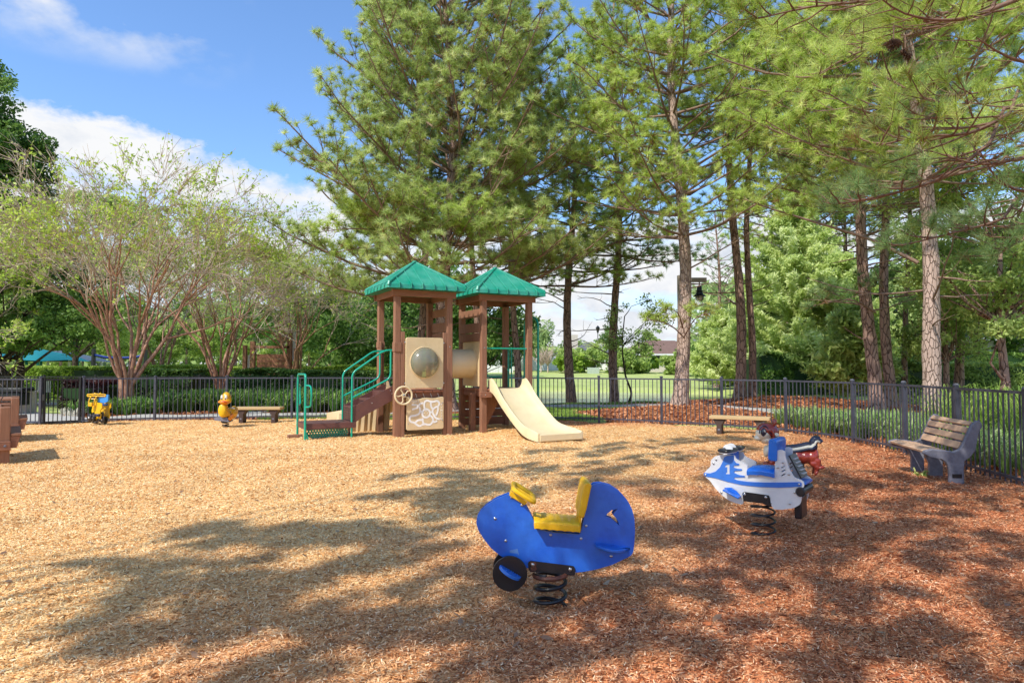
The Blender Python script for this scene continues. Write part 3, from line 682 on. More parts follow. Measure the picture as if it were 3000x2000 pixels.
a_ = D(1222, 865); MB().box((a_[0]-.02, 0, a_[1]), (.1, .22, .02)).build('rear_step', 'blue2', jet, .003)
a_ = D(1225, 955); MB().lathe([(.03, -.16), (.04, -.15), (.04, .15), (.03, .16)], (a_[0]-.01, 0, a_[1]), 16, YM).build('exhaust_tube', 'black', jet)
a_ = D(1150, 1100); MB().box((a_[0]+.01, 0, a_[1]-.03), (.06, .20, .19)).build('rear_flap', 'black', jet, .012)
a_, b_ = D(470, 500), D(470, 545)
hx = D(395, 505)
for sgn in (-1, 1):
    lp = rnd([(hx[0]-.06, sgn*.02), (hx[0]-.07, sgn*.20), (hx[0]+.03, sgn*.235), (hx[0]+.055, sgn*.03)], .035, 5)
    q = MB(); q.tube([(a, b, hx[1]+.01) for a, b in lp], .013, 8, True); hd = q.build('handle', 'black', jet)
    k = len(lp); q = MB(); q.add([(a, b, hx[1]-.012+c) for c in (0, .012) for a, b in lp], [tuple(range(k)), tuple(range(k, 2*k))]+[(i, (i+1) % k, k+(i+1) % k, k+i) for i in range(k)]); q.build('handle_plate', 'whitep', hd)
    disc = [(hx[0]-.03+.045*cos(t), hx[1]+.01+.045*sin(t)) for t in [pi*i/14 for i in range(15)]]
    MB().prism(disc, sgn*.045-.006, sgn*.045+.006).build('cowl', 'whitep', jet)
MB().box((hx[0], 0, hx[1]-.05), (.06, .16, .1)).build('steering_column', 'bluel', jet, .006)
for sgn in (-1, 1):
    fo = [D(*p_) for p_ in ((358, 906), (440, 904), (500, 945), (545, 1000), (520, 1012), (470, 1005), (410, 960))]
    q = MB(); q.prism(fo, 0, .016); o_ = q.build('foot_fin', 'bluel', jet, .004)
    cxx = fo[0]; o_.matrix_local = Matrix.Translation((0, sgn*.148-.008, 0))
    q = MB(); z_ = sum(b for a, b in fo)/len(fo); x_ = sum(a for a, b in fo)/len(fo); q.bar((x_-.07, sgn*.19, z_+.028), (x_+.07, sgn*.19, z_-.03), .09, .016); q.build('foot_peg', 'bluel', jet, .006)
br = rnd([D(*p_) for p_ in ((558, 962), (590, 955), (850, 992), (860, 1010), (868, 1120), (760, 1075), (565, 1040))], .01)
for y in (-.142, .136): MB().prism(br, y, y+.006).build('spring_bracket', 'black', jet)
xm, zm = D(720, 1070); MB().box((xm, 0, zm), (.24, .27, .012)).build('spring_plate', 'black', jet)
q = MB()
for p_ in ((583, 982), (822, 1016)): x, z = D(*p_); bolt(q, (x, -.143, z), YM, .012)
q.build('bolt', 'steel', jet)
coil(.10, -.03, zm-.01, 4.2, .0095).build('spring', 'black', jet)
# ============================================================ chipmunk-like animal rider (plain generic animal)
r0 = G(2318, 1433); CR = (r0.x, r0.y); CY = RAD(-14)
an = thing('spring_rider', 'glossy maroon and cream striped squirrel spring rider behind the white and blue one', 'spring rider', (CR[0], CR[1], 0), CY, 'spring riders on the wood chips')
D = digitise(CR, CY, 0, 2180, 1210, 4.48)
def pt(px, py, y=0): a, b = D(px, py); return Vector((a, y, b))
sz = abs(D(100, 300)[0]-D(200, 300)[0])/100
b_ = MB()
for (px, py, rx, rz, ry) in ((400, 520, 95, 95, .085), (480, 545, 100, 110, .10), (580, 555, 105, 110, .11), (690, 560, 100, 105, .115), (790, 565, 95, 102, .115), (880, 570, 90, 108, .11), (930, 560, 48, 108, .09)):
    b_.ball(pt(px, py), (rx*sz, ry, rz*sz), 18, 12)
for s_ in (-1, 1):
    for (px, py, r_) in ((900, 650, 48), (930, 690, 34), (950, 710, 26)): b_.ball(pt(px, py, s_*.075), (r_*sz*1.1, .035, r_*sz), 12, 8)
    b_.tube([pt(940, 600, s_*.06), pt(955, 690, s_*.07), pt(925, 780, s_*.07)], [.05, .035, .02], 10)
    b_.tube([pt(420, 560, s_*.06), pt(370, 620, s_*.08), pt(340, 655, s_*.08)], [.05, .035, .028], 10)
b_.build('body', 'maroon', an, remesh=.008)
for s_ in (-1, 1):
    q = MB(); q.ball(pt(985, 700, s_*.075), (60*sz, .035, 24*sz), 14, 10, Matrix.Rotation(RAD(-12), 3, 'Y')); q.ball(pt(930, 770, s_*.075), (22*sz, .03, 42*sz), 12, 8, Matrix.Rotation(RAD(25), 3, 'Y')); q.build('hind_foot', 'maroon', an, remesh=.006)
    q = MB(); q.ball(pt(320, 665, s_*.09), (68*sz, .035, 20*sz), 14, 10); q.build('front_foot', 'maroon', an)
q = MB(); q.ball(pt(290, 500), (40*sz, .065, 82*sz), 16, 12); q.ball(pt(330, 470), (45*sz, .07, 70*sz), 14, 10); q.build('belly', 'cream', an, remesh=.006)
hd = MB(); hd.ball(pt(300, 215), (142*sz, .135, 108*sz), 24, 16); hd.ball(pt(385, 240), (75*sz, .11, 90*sz), 20, 12); hd.ball(pt(370, 330), (60*sz, .07, 70*sz), 16, 10)
head = hd.build('head', 'maroon', an, remesh=.007)
q = MB(); q.ball(pt(255, 265), (108*sz, .139, 100*sz), 20, 14); q.ball(pt(185, 325), (60*sz, .085, 42*sz), 18, 12); q.ball(pt(285, 340), (82*sz, .115, 64*sz), 18, 12); q.build('muzzle', 'cream', head, remesh=.006)
q = MB()
q.ball(pt(118, 303), (14*sz, .022, 14*sz), 12, 8); q.build('nose', 'navy', head)
for s_ in (-1, 1):
    q = MB(); R = Matrix.Rotation(RAD(s_*22), 3, 'Z'); q.ball(pt(240, 240, s_*.122), (40*sz, .022, 56*sz), 16, 10); e_ = q.build('eye', 'navy', head)
    q = MB(); q.ball(pt(252, 222, s_*.142), (8*sz, .005, 22*sz), 10, 6, Matrix.Rotation(RAD(-28), 3, 'Y')); q.build('eye_glint', 'cream', e_)
    q = MB(); q.tube(cr([pt(182, 250, s_*.13), pt(195, 185, s_*.13), pt(240, 152, s_*.125), pt(285, 175, s_*.125), pt(320, 240, s_*.125), pt(345, 262, s_*.12)], 5, False), .008, 6); q.build('face_line', 'navy', head)
    q = MB(); q.ball(pt(395, 120, s_*.07), (22*sz, .025, 50*sz), 14, 10, Matrix.Rotation(RAD(15), 3, 'Y')); q.build('ear', 'maroon', head)
    q = MB(); q.ball(pt(405, 275, s_*.105), (38*sz, .018, 32*sz), 12, 8); q.build('cheek_patch', 'cream', head)
q = MB(); q.tube(cr([pt(345, 210, -.14), pt(365, 260, -.14), pt(378, 310, -.12)], 4, False), .014, 8); q.build('face_line', 'maroon', head)
dz = [(520, 452), (600, 447), (680, 440), (760, 425), (830, 410), (880, 408), (905, 380)]
q = MB(); q.tube(cr([pt(*p_) for p_ in dz], 5, False), [.034]*(5*6)+[.028], 12); tl = q.build('back_stripe', 'navy', an, label='navy stripe along the back')
for s_ in (-1, 1):
    q = MB(); q.tube(cr([pt(a, b+26, s_*.052) for a, b in dz[:-1]]+[pt(915, 400, s_*.03)], 5, False), .022, 10); q.build('back_stripe', 'cream', an)
    q = MB(); q.tube(cr([pt(a, b+50, s_*.085) for a, b in dz[:-1]]+[pt(925, 425, s_*.05)], 5, False), .014, 8); q.build('back_stripe', 'navy', an)
q = MB(); q.tube(cr([pt(895, 470), pt(905, 410), pt(915, 360), pt(945, 335), pt(980, 350), pt(1020, 385)], 5, False), [.055]*5+[.05]*5+[.045]*5+[.04]*5+[.028]*5+[.006], 14); q.build('tail', 'navy', an)
q = MB()
for s_ in (-1, 1): q.tube(cr([pt(905, 450, s_*.045), pt(922, 390, s_*.045), pt(950, 362, s_*.036), pt(985, 375, s_*.02)], 5, False), .014, 8)
q.build('tail_stripe', 'cream', an)
q = MB(); q.bar(pt(690, 640), pt(690, 740), .16, .09); q.build('spring_plate', 'black', an)
coil(.095, -.03, D(690, 745)[1], 4, .012).build('spring', 'black', an).location = (D(690, 700)[0], 0, 0)
q = MB(); q.tube([(D(395, 300)[0], -.2, D(395, 300)[1]), (D(395, 300)[0], .2, D(395, 300)[1])], .014, 8); q.build('handle', 'black', an)
# ============================================================ duck rider
r0 = G(661, 1251); k = r0.y/FPX/11.2
duck = thing('spring_rider', 'golden yellow duck spring rider with big white eyes in front of the fence', 'spring rider', (r0.x, r0.y, 0), 0, 'spring riders on the wood chips')
dx = lambda px: (px-420)*k
dz_ = lambda py: (1450-py)*k
q = MB()
q.lathe([(a*k, dz_(b)) for a, b in ((60, 1085), (120, 1060), (150, 960), (150, 880), (128, 780), (95, 690), (70, 640), (62, 610))], (0, -.05, 0), 24)
q.ball((.07, .16, dz_(960)), (.17, .24, .17), 20, 12); q.ball((.1, .3, dz_(860)), (.1, .14, .12), 14, 10)
q.build('body', 'orange', duck, remesh=.012)
MB().ball((-.02, -.17, dz_(830)), (.115, .07, .19), 18, 12).build('breast', 'yellow', duck)
q = MB(); q.ball((dx(450), -.03, dz_(400)), (.125, .13, .175), 22, 14); q.ball((dx(430), -.06, dz_(500)), (.16, .15, .075), 20, 12); hd = q.build('head', 'orange', duck, remesh=.009)
q = MB(); q.ball((dx(430), -.16, dz_(520)), (.155, .12, .05), 20, 12); q.ball((dx(430), -.12, dz_(565)), (.10, .12, .05), 18, 10); bl = q.build('bill', 'beak', hd, remesh=.009)
q = MB(); q.ball((dx(500), -.245, dz_(505)), (.07, .03, .016), 12, 8, Matrix.Rotation(RAD(18), 3, 'Y')); q.build('mouth', 'red', bl)
for sx_, px in ((-1, 352), (1, 488)):
    e = MB().ball((dx(px), -.135, dz_(385)), (.040, .03, .085), 16, 12, Matrix.Rotation(RAD(sx_*8), 3, 'Y')).build('eye', 'cream', hd)
    MB().ball((dx(px)+sx_*-.006, -.163, dz_(420)), (.018, .01, .032), 12, 8).build('pupil', 'navy', e)
    xx = dx(285) if sx_ < 0 else dx(610)
    MB().tube(fillet([(dx(430)+sx_*.11, -.03, dz_(380)), (xx, -.05, dz_(390)), (xx, -.05, dz_(545)), (dx(430)+sx_*.10, -.03, dz_(545))], .05, 5), .017, 8).build('handle', 'yellow', hd)
MB().ball((dx(600), .12, dz_(780)), (.06, .06, .035), 14, 8).build('seat_knob', 'cream', duck)
q = MB(); q.ball((dx(625), -.02, dz_(1080)), (.055, .05, .11), 14, 10, Matrix.Rotation(RAD(20), 3, 'Y')); q.ball((dx(590), -.06, dz_(1130)), (.04, .05, .06), 12, 8); q.build('foot', 'beak', duck, remesh=.008)
q = MB()
for i in range(3): q.tube([(dx(600)+i*.015, -.075, dz_(880)-i*.05), (dx(640)+i*.01, -.05, dz_(900)-i*.05), (dx(600)+i*.02, -.06, dz_(945)-i*.05)], .006, 6)
q.build('wing_mark', 'black', duck)
MB().prism(rnd([(dx(70), dz_(1110)), (dx(90), dz_(1075)), (dx(530), dz_(1085)), (dx(610), dz_(1245)), (dx(500), dz_(1235)), (dx(80), dz_(1190))], .02), -.12, .16).build('foot_plate', 'cast', duck, .01)
q = MB(); q.box((0, .02, dz_(1235)), (.2, .2, .05)); q.build('spring_clamp', 'black', duck)
coil(.085, -.03, dz_(1240), 3.2, .012).build('spring', 'black', duck)
duck.scale = (.9, .9, .9)
# ============================================================ digger rider
r0 = G(283, 1247); k = r0.y/FPX/11.2; DY = RAD(35)
dg = thing('spring_rider', 'yellow digger spring rider with light blue seat back beside the gate', 'spring rider', (r0.x, r0.y, 0), 0, 'spring riders on the wood chips')
dx = lambda px: (px-650)*k
dz_ = lambda py: (1420-py)*k
side = [(420, 780), (440, 830), (400, 940), (430, 1000), (560, 960), (600, 1100), (600, 1230), (680, 1230), (700, 1160), (880, 1200), (890, 1050), (855, 1000), (855, 900), (940, 830), (940, 680), (660, 660), (640, 560), (600, 640), (560, 760)]
q = MB()
R = Matrix.Rotation(RAD(-28), 3, 'Z')
sd = rnd([(dx(a)*1.05, dz_(b)) for a, b in side], .012)
q.prism(sd, -.02, .0, (), R); q.prism(sd, .2, .22, (), R); q.build('side_panel', 'yellow', dg, .003)
q = MB()
for o_ in (0, .14):
    q.tube(cr([(dx(420)+o_, -.05, dz_(775)), (dx(425)+o_, -.06, dz_(640)), (dx(460)+o_, -.03, dz_(480)), (dx(540)+o_, .05, dz_(350))], 5, False), .014, 8)
q.tube([(dx(480), -.03, dz_(540)), (dx(480)+.14, -.03, dz_(540))], .012, 6); q.build('ladder_arm', 'yellow', dg)
MB().box((dx(490), -.07, dz_(715)), (.1, .05, .1)).build('front_bucket', 'yellow', dg, .006)
q = MB(); q.tube(fillet([(dx(310), .02, dz_(400)), (dx(610), -.03, dz_(380)), (dx(905), .02, dz_(400)), (dx(905), .02, dz_(460)), (dx(610), -.02, dz_(445)), (dx(310), .02, dz_(460)), (dx(310), .02, dz_(405))], .03, 4), .016, 8); q.build('handle', 'yellow', dg)
MB().prism(rnd([(dx(700), dz_(460)), (dx(920), dz_(400)), (dx(985), dz_(410)), (dx(980), dz_(630)), (dx(860), dz_(680)), (dx(660), dz_(650))], .02), .02, .08).build('backrest', mat('light_blue_plastic', (.06, .32, .78), .35), dg, .01)
MB().box((dx(830), .04, dz_(735)), (.13, .2, .04)).build('seat', 'bluel', dg, .008)
MB().box((dx(770), -.08, dz_(1060)), (.13, .16, .07)).build('foot_peg', 'navy', dg, .01)
for (px, py, yy) in ((430, 1130, -.02), (540, 1150, -.03), (440, 1150, .2), (850, 1230, .1), (860, 1200, -.03)):
    q = MB(); q.lathe([(.085, -.02), (.095, -.012), (.095, .012), (.085, .02)], (dx(px), yy, dz_(py)-.01), 22, R @ YM); w_ = q.build('wheel', 'black', dg)
    MB().lathe([(.025, -.024), (.025, .024)], (dx(px), yy, dz_(py)-.01), 10, R @ YM).build('hub', 'whitep', w_)
coil(.085, -.03, dz_(1230), 2.5, .012).build('spring', 'black', dg)
MB().box((0.02, .08, dz_(1225)), (.2, .2, .03)).build('spring_plate', 'black', dg)
# ============================================================ benches
def flat_bench(label, c, rz, L, hgt, m='slatX'):
    t = thing('bench', label, 'bench', (c[0], c[1], 0), rz, 'flat benches along the fence')
    q = MB()
    for y in (-.09, .09): q.box((0, y, hgt-.035), (L, .165, .07))
    q.build('seat', m, t, .01)
    for s_ in (-1, 1):
        q = MB(); q.prism([(-.055, -.1), (.055, -.1), (.055, hgt-.2), (.13, hgt-.08), (-.13, hgt-.08), (-.055, hgt-.2)], -.13, .13)
        o_ = q.build('leg', 'legs', t, .006); o_.location = (s_*L*.34, 0, 0)
        q = MB(); q.box((s_*L*.34, -.132, .12), (.045, .004, .035)); q.build('label_plate', 'cast', o_).location = (-s_*L*.34, 0, 0)
flat_bench('tan flat bench without a back beside the yellow duck rider', (W(758, 1200, 17.5).x, 17.5), RAD(2), 1.24, .43)
flat_bench('flat brown plank bench by the fence behind the squirrel rider', (4.98, 14.35), RAD(-27), 1.25, .42, 'slatX')
# bench with back
bn = thing('park_bench', 'curved back bench of tan slats on grey cast frame in the right corner', 'bench', (5.83, 9.52, 0), RAD(-101))
# local x runs along the bench, +y towards its back... seat faces -y rotated: towards the riders
prof = [(.34, .41), (.30, .435), (.20, .425), (.08, .405), (-.02, .40), (-.09, .43), (-.12, .50), (-.155, .60), (-.19, .70), (-.225, .77), (-.27, .79)]
prof = [(-a, b) for a, b in prof]     # seat front at -y
L = 1.18
def strip(pa, pb, nm):
    d = (Vector(pb)-Vector(pa)); ang = atan2(d.y, d.x); R = Matrix.Rotation(ang, 3, 'X')
    q = MB(); q.box((L/2, (pa[0]+pb[0])/2, (pa[1]+pb[1])/2), (L-.07, d.length-.012, .032), R); return q.build(nm, 'slatB', bn, .006)
segs = [((-.34, .405), (-.245, .432)), ((-.235, .43), (-.13, .418)), ((-.12, .416), (-.015, .405))]
for a_, b_ in segs: strip(a_, b_, 'seat_slat')
segs = [((.075, .45), (.115, .545)), ((.12, .555), (.155, .64)), ((.16, .65), (.195, .735)), ((.20, .745), (.25, .80))]
for a_, b_ in segs: strip(a_, b_, 'back_slat')
frp = [(-.36, .395), (-.34, .43), (-.25, .452), (-.12, .44), (.0, .425), (.07, .46), (.12, .56), (.17, .68), (.21, .77), (.27, .825), (.32, .80), (.33, .74), (.285, .66), (.27, .56), (.25, .45), (.19, .36), (.12, .31), (.11, .2), (.11, -.08), (-.06, -.08), (-.06, .2), (-.09, .28), (-.16, .33), (-.30, .355)]
for x_ in (.0, L/2, L):
    q = MB(); fm = Matrix(((0, 1, 0), (1, 0, 0), (0, 0, 1)))
    pp = frp if x_ != L/2 else [(a, min(b, .375)) if a < .05 else (a, b) for a, b in frp[:3]]+[(-.1, .37), (.1, .37), (.11, .3)]+frp[17:]
    if x_ == L/2: pp = [(-.28, .37), (.1, .37), (.11, .2), (.11, -.08), (-.06, -.08), (-.06, .2), (-.12, .33)]
    q.prism(pp, x_-.03, x_+.03, (), fm); o_ = q.build('leg', 'cast', bn, .012)
    if x_ == L:
        q = MB(); q.box((x_+.032, .025, .12), (.004, .11, .05)); q.build('foot_mark', 'black', o_)
# ============================================================ fences
def fence(label, pts, name='metal_fence', m='fence', hgt=1.2, posts=True, first=True, last=True, step=.114, group='dark metal fences'):
    t = thing(name, label, 'fence', (pts[0][0], pts[0][1], 0), 0, group)
    o0 = Vector((pts[0][0], pts[0][1], 0))
    for i, (x, y) in enumerate(pts):
        z = 0
        if (i == 0 and not first) or (i == len(pts)-1 and not last): continue
        q = MB(); q.box((x-o0.x, y-o0.y, hgt/2-.08), (.056, .056, hgt+.2)); q.lathe([(.047, hgt+.02), (.047, hgt+.035), (.03, hgt+.055), (.002, hgt+.06)], (x-o0.x, y-o0.y, 0), 4); q.build('post', m, t)
    for (a, b) in zip(pts[:-1], pts[1:]):
        a = Vector((*a, 0))-o0; b = Vector((*b, 0))-o0; d = (b-a); L_ = d.length; d.normalize(); q = MB()
        for z in (hgt-.02, .10): q.bar(a+Vector((0, 0, z)), b+Vector((0, 0, z)), .028, .036)
        n_ = max(2, round(L_/step)); R = Matrix.Rotation(atan2(d.y, d.x), 3, 'Z')
        for j in range(1, n_):
            p_ = a+d*(L_*j/n_); q.box((p_.x, p_.y, (hgt-.04+.03)/2), (.017, .017, hgt-.07), R)
        q.build('fence_panel', m, t)
    return t
fence('long dark metal picket fence curving around the right side of the wood chips', [(5.9, 4.5)]+FR)
fence('straight dark metal picket fence behind the play structure and the duck rider', FM+FL[1:], first=False)
fence('short dark metal picket fence left of the gate', FLL)
g = thing('gate', 'narrow black metal gate in the fence at the left', 'gate', (GATE[1][0], GATE[1][1], 0), 0)
a = Vector((.06, .05, 0)); b = Vector((GATE[0][0]-GATE[1][0]-.06, GATE[0][1]-GATE[1][1]-.05, 0)); d = (b-a); L_ = d.length; d.normalize()
q = MB(); up = Vector((0, 0, 1))
for z in (1.17, .08): q.bar(a+up*z, b+up*z, .035, .045)
for p_ in (a, b): q.bar(p_+up*.04, p_+up*1.22, .05, .05)
q.build('gate_frame', 'fenceb', g); q = MB()
for j in range(1, 8): p_ = a+d*(L_*j/8); q.bar(p_+up*.1, p_+up*1.16, .016, .016)
q.build('picket', 'fenceb', g); MB().box((a.x+.02, a.y-.04, .72), (.07, .06, .16)).build('latch', 'fenceb', g)
fence('distant black picket fence in front of the hedge at the left', [(-21+i*1.95, 24.2-.12*i) for i in range(8)], 'metal_fence', 'fenceb', 1.15, step=.13)
q_ = fence('low black fence section among the plants behind the largest crepe myrtle', [(-7.6, 25.2), (-5.9, 25.4), (-4.4, 25.6)], 'metal_fence', 'fenceb', 1.1, step=.15)
# ============================================================ timber table at the left edge
def timber_table(label, px, d, n):
    p_ = W(px, 1074, d); tb = thing('timber_table', label, 'table', (p_.x, p_.y, 0), atan2(-p_.x, p_.y), 'timber play tables')
    for x_ in (-.068, -.95):
        for y_, h_ in ((0, .88), (n, .87)): MB().box((x_, y_+.0, h_/2-.1), (.135, .135, h_+.2)).build('post', 'brown', tb, .012)
    for i in range(5): MB().box((-.20-i*.158, n/2, .845), (.148, n+.05, .045)).build('table_plank', 'brown', tb, .008)
    for y_ in (-.09, n+.09): MB().box((-.5, y_, .29), (1.02, .045, .14)).build('crosspiece', 'brownH', tb, .01)
    for z_ in (.56, .75): MB().box((-.51, .02, z_), (.75, .04, .10)).build('crosspiece', 'brownH', tb, .01)
    for s_ in (0, 1):
        for y_ in (.0, n):
            q = MB(); q.prism([(.0, .25), (.085, .25), (.13, .43), (.0, .43)] if s_ == 0 else [(-1.02, .25), (-1.10, .25), (-1.15, .43), (-1.02, .43)], y_-.05, y_+.05); q.build('bench_bracket', 'brownH', tb, .008)
        MB().box((.07 if s_ == 0 else -1.09, n/2, .453), (.14, n+.12, .045)).build('bench_seat', 'brown', tb, .01)
    q = MB(); bolt(q, (-.06, -.113, .29), YM, .02); q.build('bolt', 'cast', tb)
    return tb
timber_table('near brown timber play table with side benches cut by the left edge', 36, 10.15, 1.4)
timber_table('farther brown timber play table just behind the near one', 60, 13.1, 1.1)
# ============================================================ lamp
lp = thing('lamp_post', 'weathered square timber lamp post half hidden behind the thick pine', 'lamp post', (W(1996, 1150, 21.3).x, 21.3, 0), 0)
ya = W(2000, 820, 21.3).z; xe = W(2067, 820, 21.3).x-lp.location.x
MB().box((0, 0, ya/2), (.17, .15, ya+.3)).build('post', 'pole', lp, .01)
MB().box((xe/2, 0, ya+.0), (xe+.05, .12, .145)).build('arm', 'pole', lp, .01)
xl = W(2049, 850, 21.3).x-lp.location.x; zt = ya-.08
q = MB(); q.tube([(xl, 0, zt+.02), (xl, 0, zt-.12)], .02, 8)
q.lathe([(.04, zt-.1), (.075, zt-.13), (.085, zt-.26), (.13, zt-.27), (.13, zt-.285), (.08, zt-.30), (.11, zt-.33), (.11, zt-.345), (.12, zt-.38), (.215, zt-.45), (.21, zt-.455), (.06, zt-.40)], (xl, 0, 0), 24)
lh = q.build('lantern_hood', 'fenceb', lp)
MB().lathe([(.05, zt-.42), (.105, zt-.45), (.115, zt-.52), (.08, zt-.58), (.02, zt-.60)], (xl, 0, 0), 18).build('lantern_globe', mat('frosted_lamp_glass', (.55, .5, .42), .2), lh)
q = MB()
for kk in range(6):
    a_ = pi*kk/3; q.tube([(xl+.12*cos(a_), .12*sin(a_), zt-.44), (xl+.13*cos(a_), .13*sin(a_), zt-.53), (xl+.07*cos(a_), .07*sin(a_), zt-.61)], .008, 5)
q.tube([(xl+.13*cos(t), .13*sin(t), zt-.50) for t in [2*pi*i/20 for i in range(20)]], .007, 5, True); q.build('lantern_cage', 'fenceb', lh)
# ============================================================ left background structures
def canopy(label, cx, cy, z, w, dp, rise, m, cols, mc='teal'):
    t = thing('shade_canopy', label, 'shade canopy', (cx, cy, 0), 0, 'fabric shade canopies')
    rows = []
    for i in range(13):
        u = -1+i/6; r_ = []
        for j in range(9):
            v = -1+j/4; hh = max(0, 1-max(abs(u), abs(v)))**.8; sag = .18*(1-max(abs(u), abs(v))**2)*0
            e = (1-max(abs(u), abs(v)))
            edge = .10*(1-min(abs(abs(u)-abs(v)), 1))*(max(abs(u), abs(v))>.98)
            r_.append((u*w/2, v*dp/2, z+rise*(hh*.85+.15*e)-edge))
        rows.append(r_)
    q = MB(); q.grid(rows); q.build('canopy_fabric', m, t)
    for (x, y) in cols: MB().lathe([(.09, -.1), (.09, z+.05)], (x, y, 0), 10).build('post', mc, t)
canopy('teal fabric shade canopy on slim posts beyond the hedge', W(116, 1054, 46).x, 46, W(0, 1054, 46).z, 3.9, 5, .8, 'teal', [(-1.2, -2.2), (1.4, -2.1), (1.3, 2.1), (-1.4, 2.1)])
canopy('grey fabric shade canopy behind the teal one', W(172, 1057, 50).x, 50, W(0, 1056, 50).z, 5.2, 5, .78, 'slate', [(2.3, -2.2), (.6, -2.0), (2, 2)], 'wvinyl')
canopy('teal fabric shade canopy cut by the left picture edge', W(-70, 1054, 44).x, 44, W(0, 1054, 44).z, 4.6, 5, .7, 'teal', [(1.0, -2.2), (-1, -2), (1.9, 2)])
nt_ = thing('volleyball_net', 'volleyball net with blue edge bands on a dark post', 'net', (W(273, 1100, 34).x, 34, 0))
MB().box((0, 0, 1.2), (.22, .2, 2.45)).build('post', 'fenceb', nt_); MB().box((4.4, .9, 1.2), (.2, .2, 2.4)).build('post', 'fenceb', nt_)
for z_, s_ in ((1.95, .16), (1.05, .12)): MB().tube([(.12, 0, z_+.15), (1, .2, z_+.03), (2.2, .45, z_), (3.4, .7, z_+.03), (4.3, .88, z_+.15)], s_/2, 6).build('net_band', 'netblue', nt_)
q = MB()
for i in range(34): q.tube([(.15+i*.124, .03+i*.0255, 1.1), (.15+i*.124, .03+i*.0255, 2.0)], .004, 3)
for i in range(9): q.tube([(.15, .03, 1.12+i*.1), (4.3, .87, 1.12+i*.1)], .004, 3)
q.build('net_mesh', 'netblue', nt_); nt_.scale = (.5, 1, 1)
tw = thing('timber_wall', 'dark brown timber wall with posts above the hedge', 'timber wall', (W(739, 1090, 30).x, 30, 0))
k = 30/FPX
ws = lambda px, py: ((px-739)*k, W(px, py, 30).z)
for px, top_, w_ in ((717, 1011, .16), (740, 1000, .22), (848, 969, .2), (868, 1020, .18)):
    x_, z_ = ws(px, top_); MB().box((x_, 0, z_/2), (w_, .18, z_)).build('post', 'brown', tw, .01)
x0_, z0_ = ws(750, 1023); x1_, z1_ = ws(846, 1028)
for i in range(9): MB().box(((x0_+x1_)/2, .03+.001*(i % 2), .25+i*.215), (x1_-x0_-.05, .05, .205)).build('board', 'brownH', tw, .006)
MB().box(((x0_+x1_)/2, -.02, z0_+.1), (x1_-x0_+.1, .14, .12)).build('top_rail', 'brownH', tw, .01)
x_, z_ = ws(729, 1040); MB().box((x_, .1, z_/2), (.22, .06, z_)).build('white_panel', 'wvinyl', tw)
x_, z_ = ws(857, 985); MB().box((x_, .1, 2.4), (.2, .06, 1.3)).build('white_panel', 'wvinyl', tw)
gr = thing('barbecue_grill', 'black steel barbecue grill beyond the left fence', 'grill', (W(30, 1180, 20.5).x, 20.5, 0))
MB().box((0, 0, .78), (1.1, .6, .12)).build('grill_top', 'black', gr, .02); MB().box((0, 0, .5), (.9, .45, .4)).build('fire_box', 'black', gr, .02); MB().box((0, 0, .2), (.15, .15, .6)).build('post', 'black', gr)
bb = thing('stone_pier', 'short tan stone pier beside the path beyond the left fence', 'pier', (W(73, 1200, 21.0).x, 21.0, 0))
MB().box((0, 0, .3), (.45, .45, .75)).build('block', 'stucco', bb, .02); MB().box((0, 0, .69), (.52, .52, .07)).build('cap', 'stucco', bb, .015)
for i, px in enumerate((118, 140)):
    sg = thing('notice_board', ['pale notice board left of its twin behind the black fence', 'pale notice board right of its twin behind the black fence'][i], 'notice board', (W(px, 1140, 26).x, 26, 0), 0, 'pale notice boards')
    MB().box((0, 0, W(px, 1132, 26).z), (.22, .04, .46)).build('board', 'wvinyl', sg); MB().box((0, .04, .4), (.05, .05, .8)).build('post', 'fenceb', sg)
bq = thing('brick_pier', 'small orange brick pier seen through the left fence', 'pier', (W(505, 1150, 27).x, 27, 0))
MB().box((0, 0, .25), (.4, .4, .65)).build('block', mat('orange_brick', (.5, .2, .1), .8), bq); MB().box((.35, -.1, .55), (.09, .09, 1.2)).build('post', 'wvinyl', bq)
# ============================================================ houses beyond the pond
def house(label, px, d, w, dep, wall, roofh, mr, mw='stucco', wins=(), zb=None, chim=None, name='house'):
    x = W(px, 1060, d).x; zb = hz(x, d) if zb is None else zb
    t = thing(name, label, 'house', (x, d, zb-.1), 0, 'houses beyond the pond')
    MB().box((0, 0, wall/2), (w, dep, wall)).build('wall', mw, t)
    q = MB(); a = w/2+.5; b = dep/2+.5; r_ = max(.1, w/2-dep/2)
    q.add([(-a, -b, wall), (a, -b, wall), (a, b, wall), (-a, b, wall), (-r_, 0, wall+roofh), (r_, 0, wall+roofh)], [(0, 1, 5, 4), (1, 2, 5), (2, 3, 4, 5), (3, 0, 4), (3, 2, 1, 0)])
    rf = q.build('roof', mr, t, smooth=0)
    if chim is not None:
        MB().box((chim, -.5, wall+roofh), (1.0, .8, 2.2)).build('chimney', 'stucco', rf); 
    MB().box((0, -b-.02, wall-.05), (2*a, .05, .22)).build('fascia', 'wvinyl', t)
    for xw in wins:
        wf = MB().box((xw, -dep/2-.02, 1.55), (1.3, .08, 1.5)).build('window', 'wvinyl', t); MB().box((xw, -dep/2-.055, 1.55), (1.1, .03, 1.3)).build('pane', 'glass', wf)
house('grey roofed house with a tan chimney behind shrubs beyond the pond', 1728, 100, 7, 6, 2.4, 1.9, 'shingle', 'stucco', (-2, 2), chim=-2.4)
house('pale house with a brown roof and small window beyond the pond', 1935, 92, 12, 8, 2.4, 2.0, 'shingle2', 'stucco', (-1, 3))
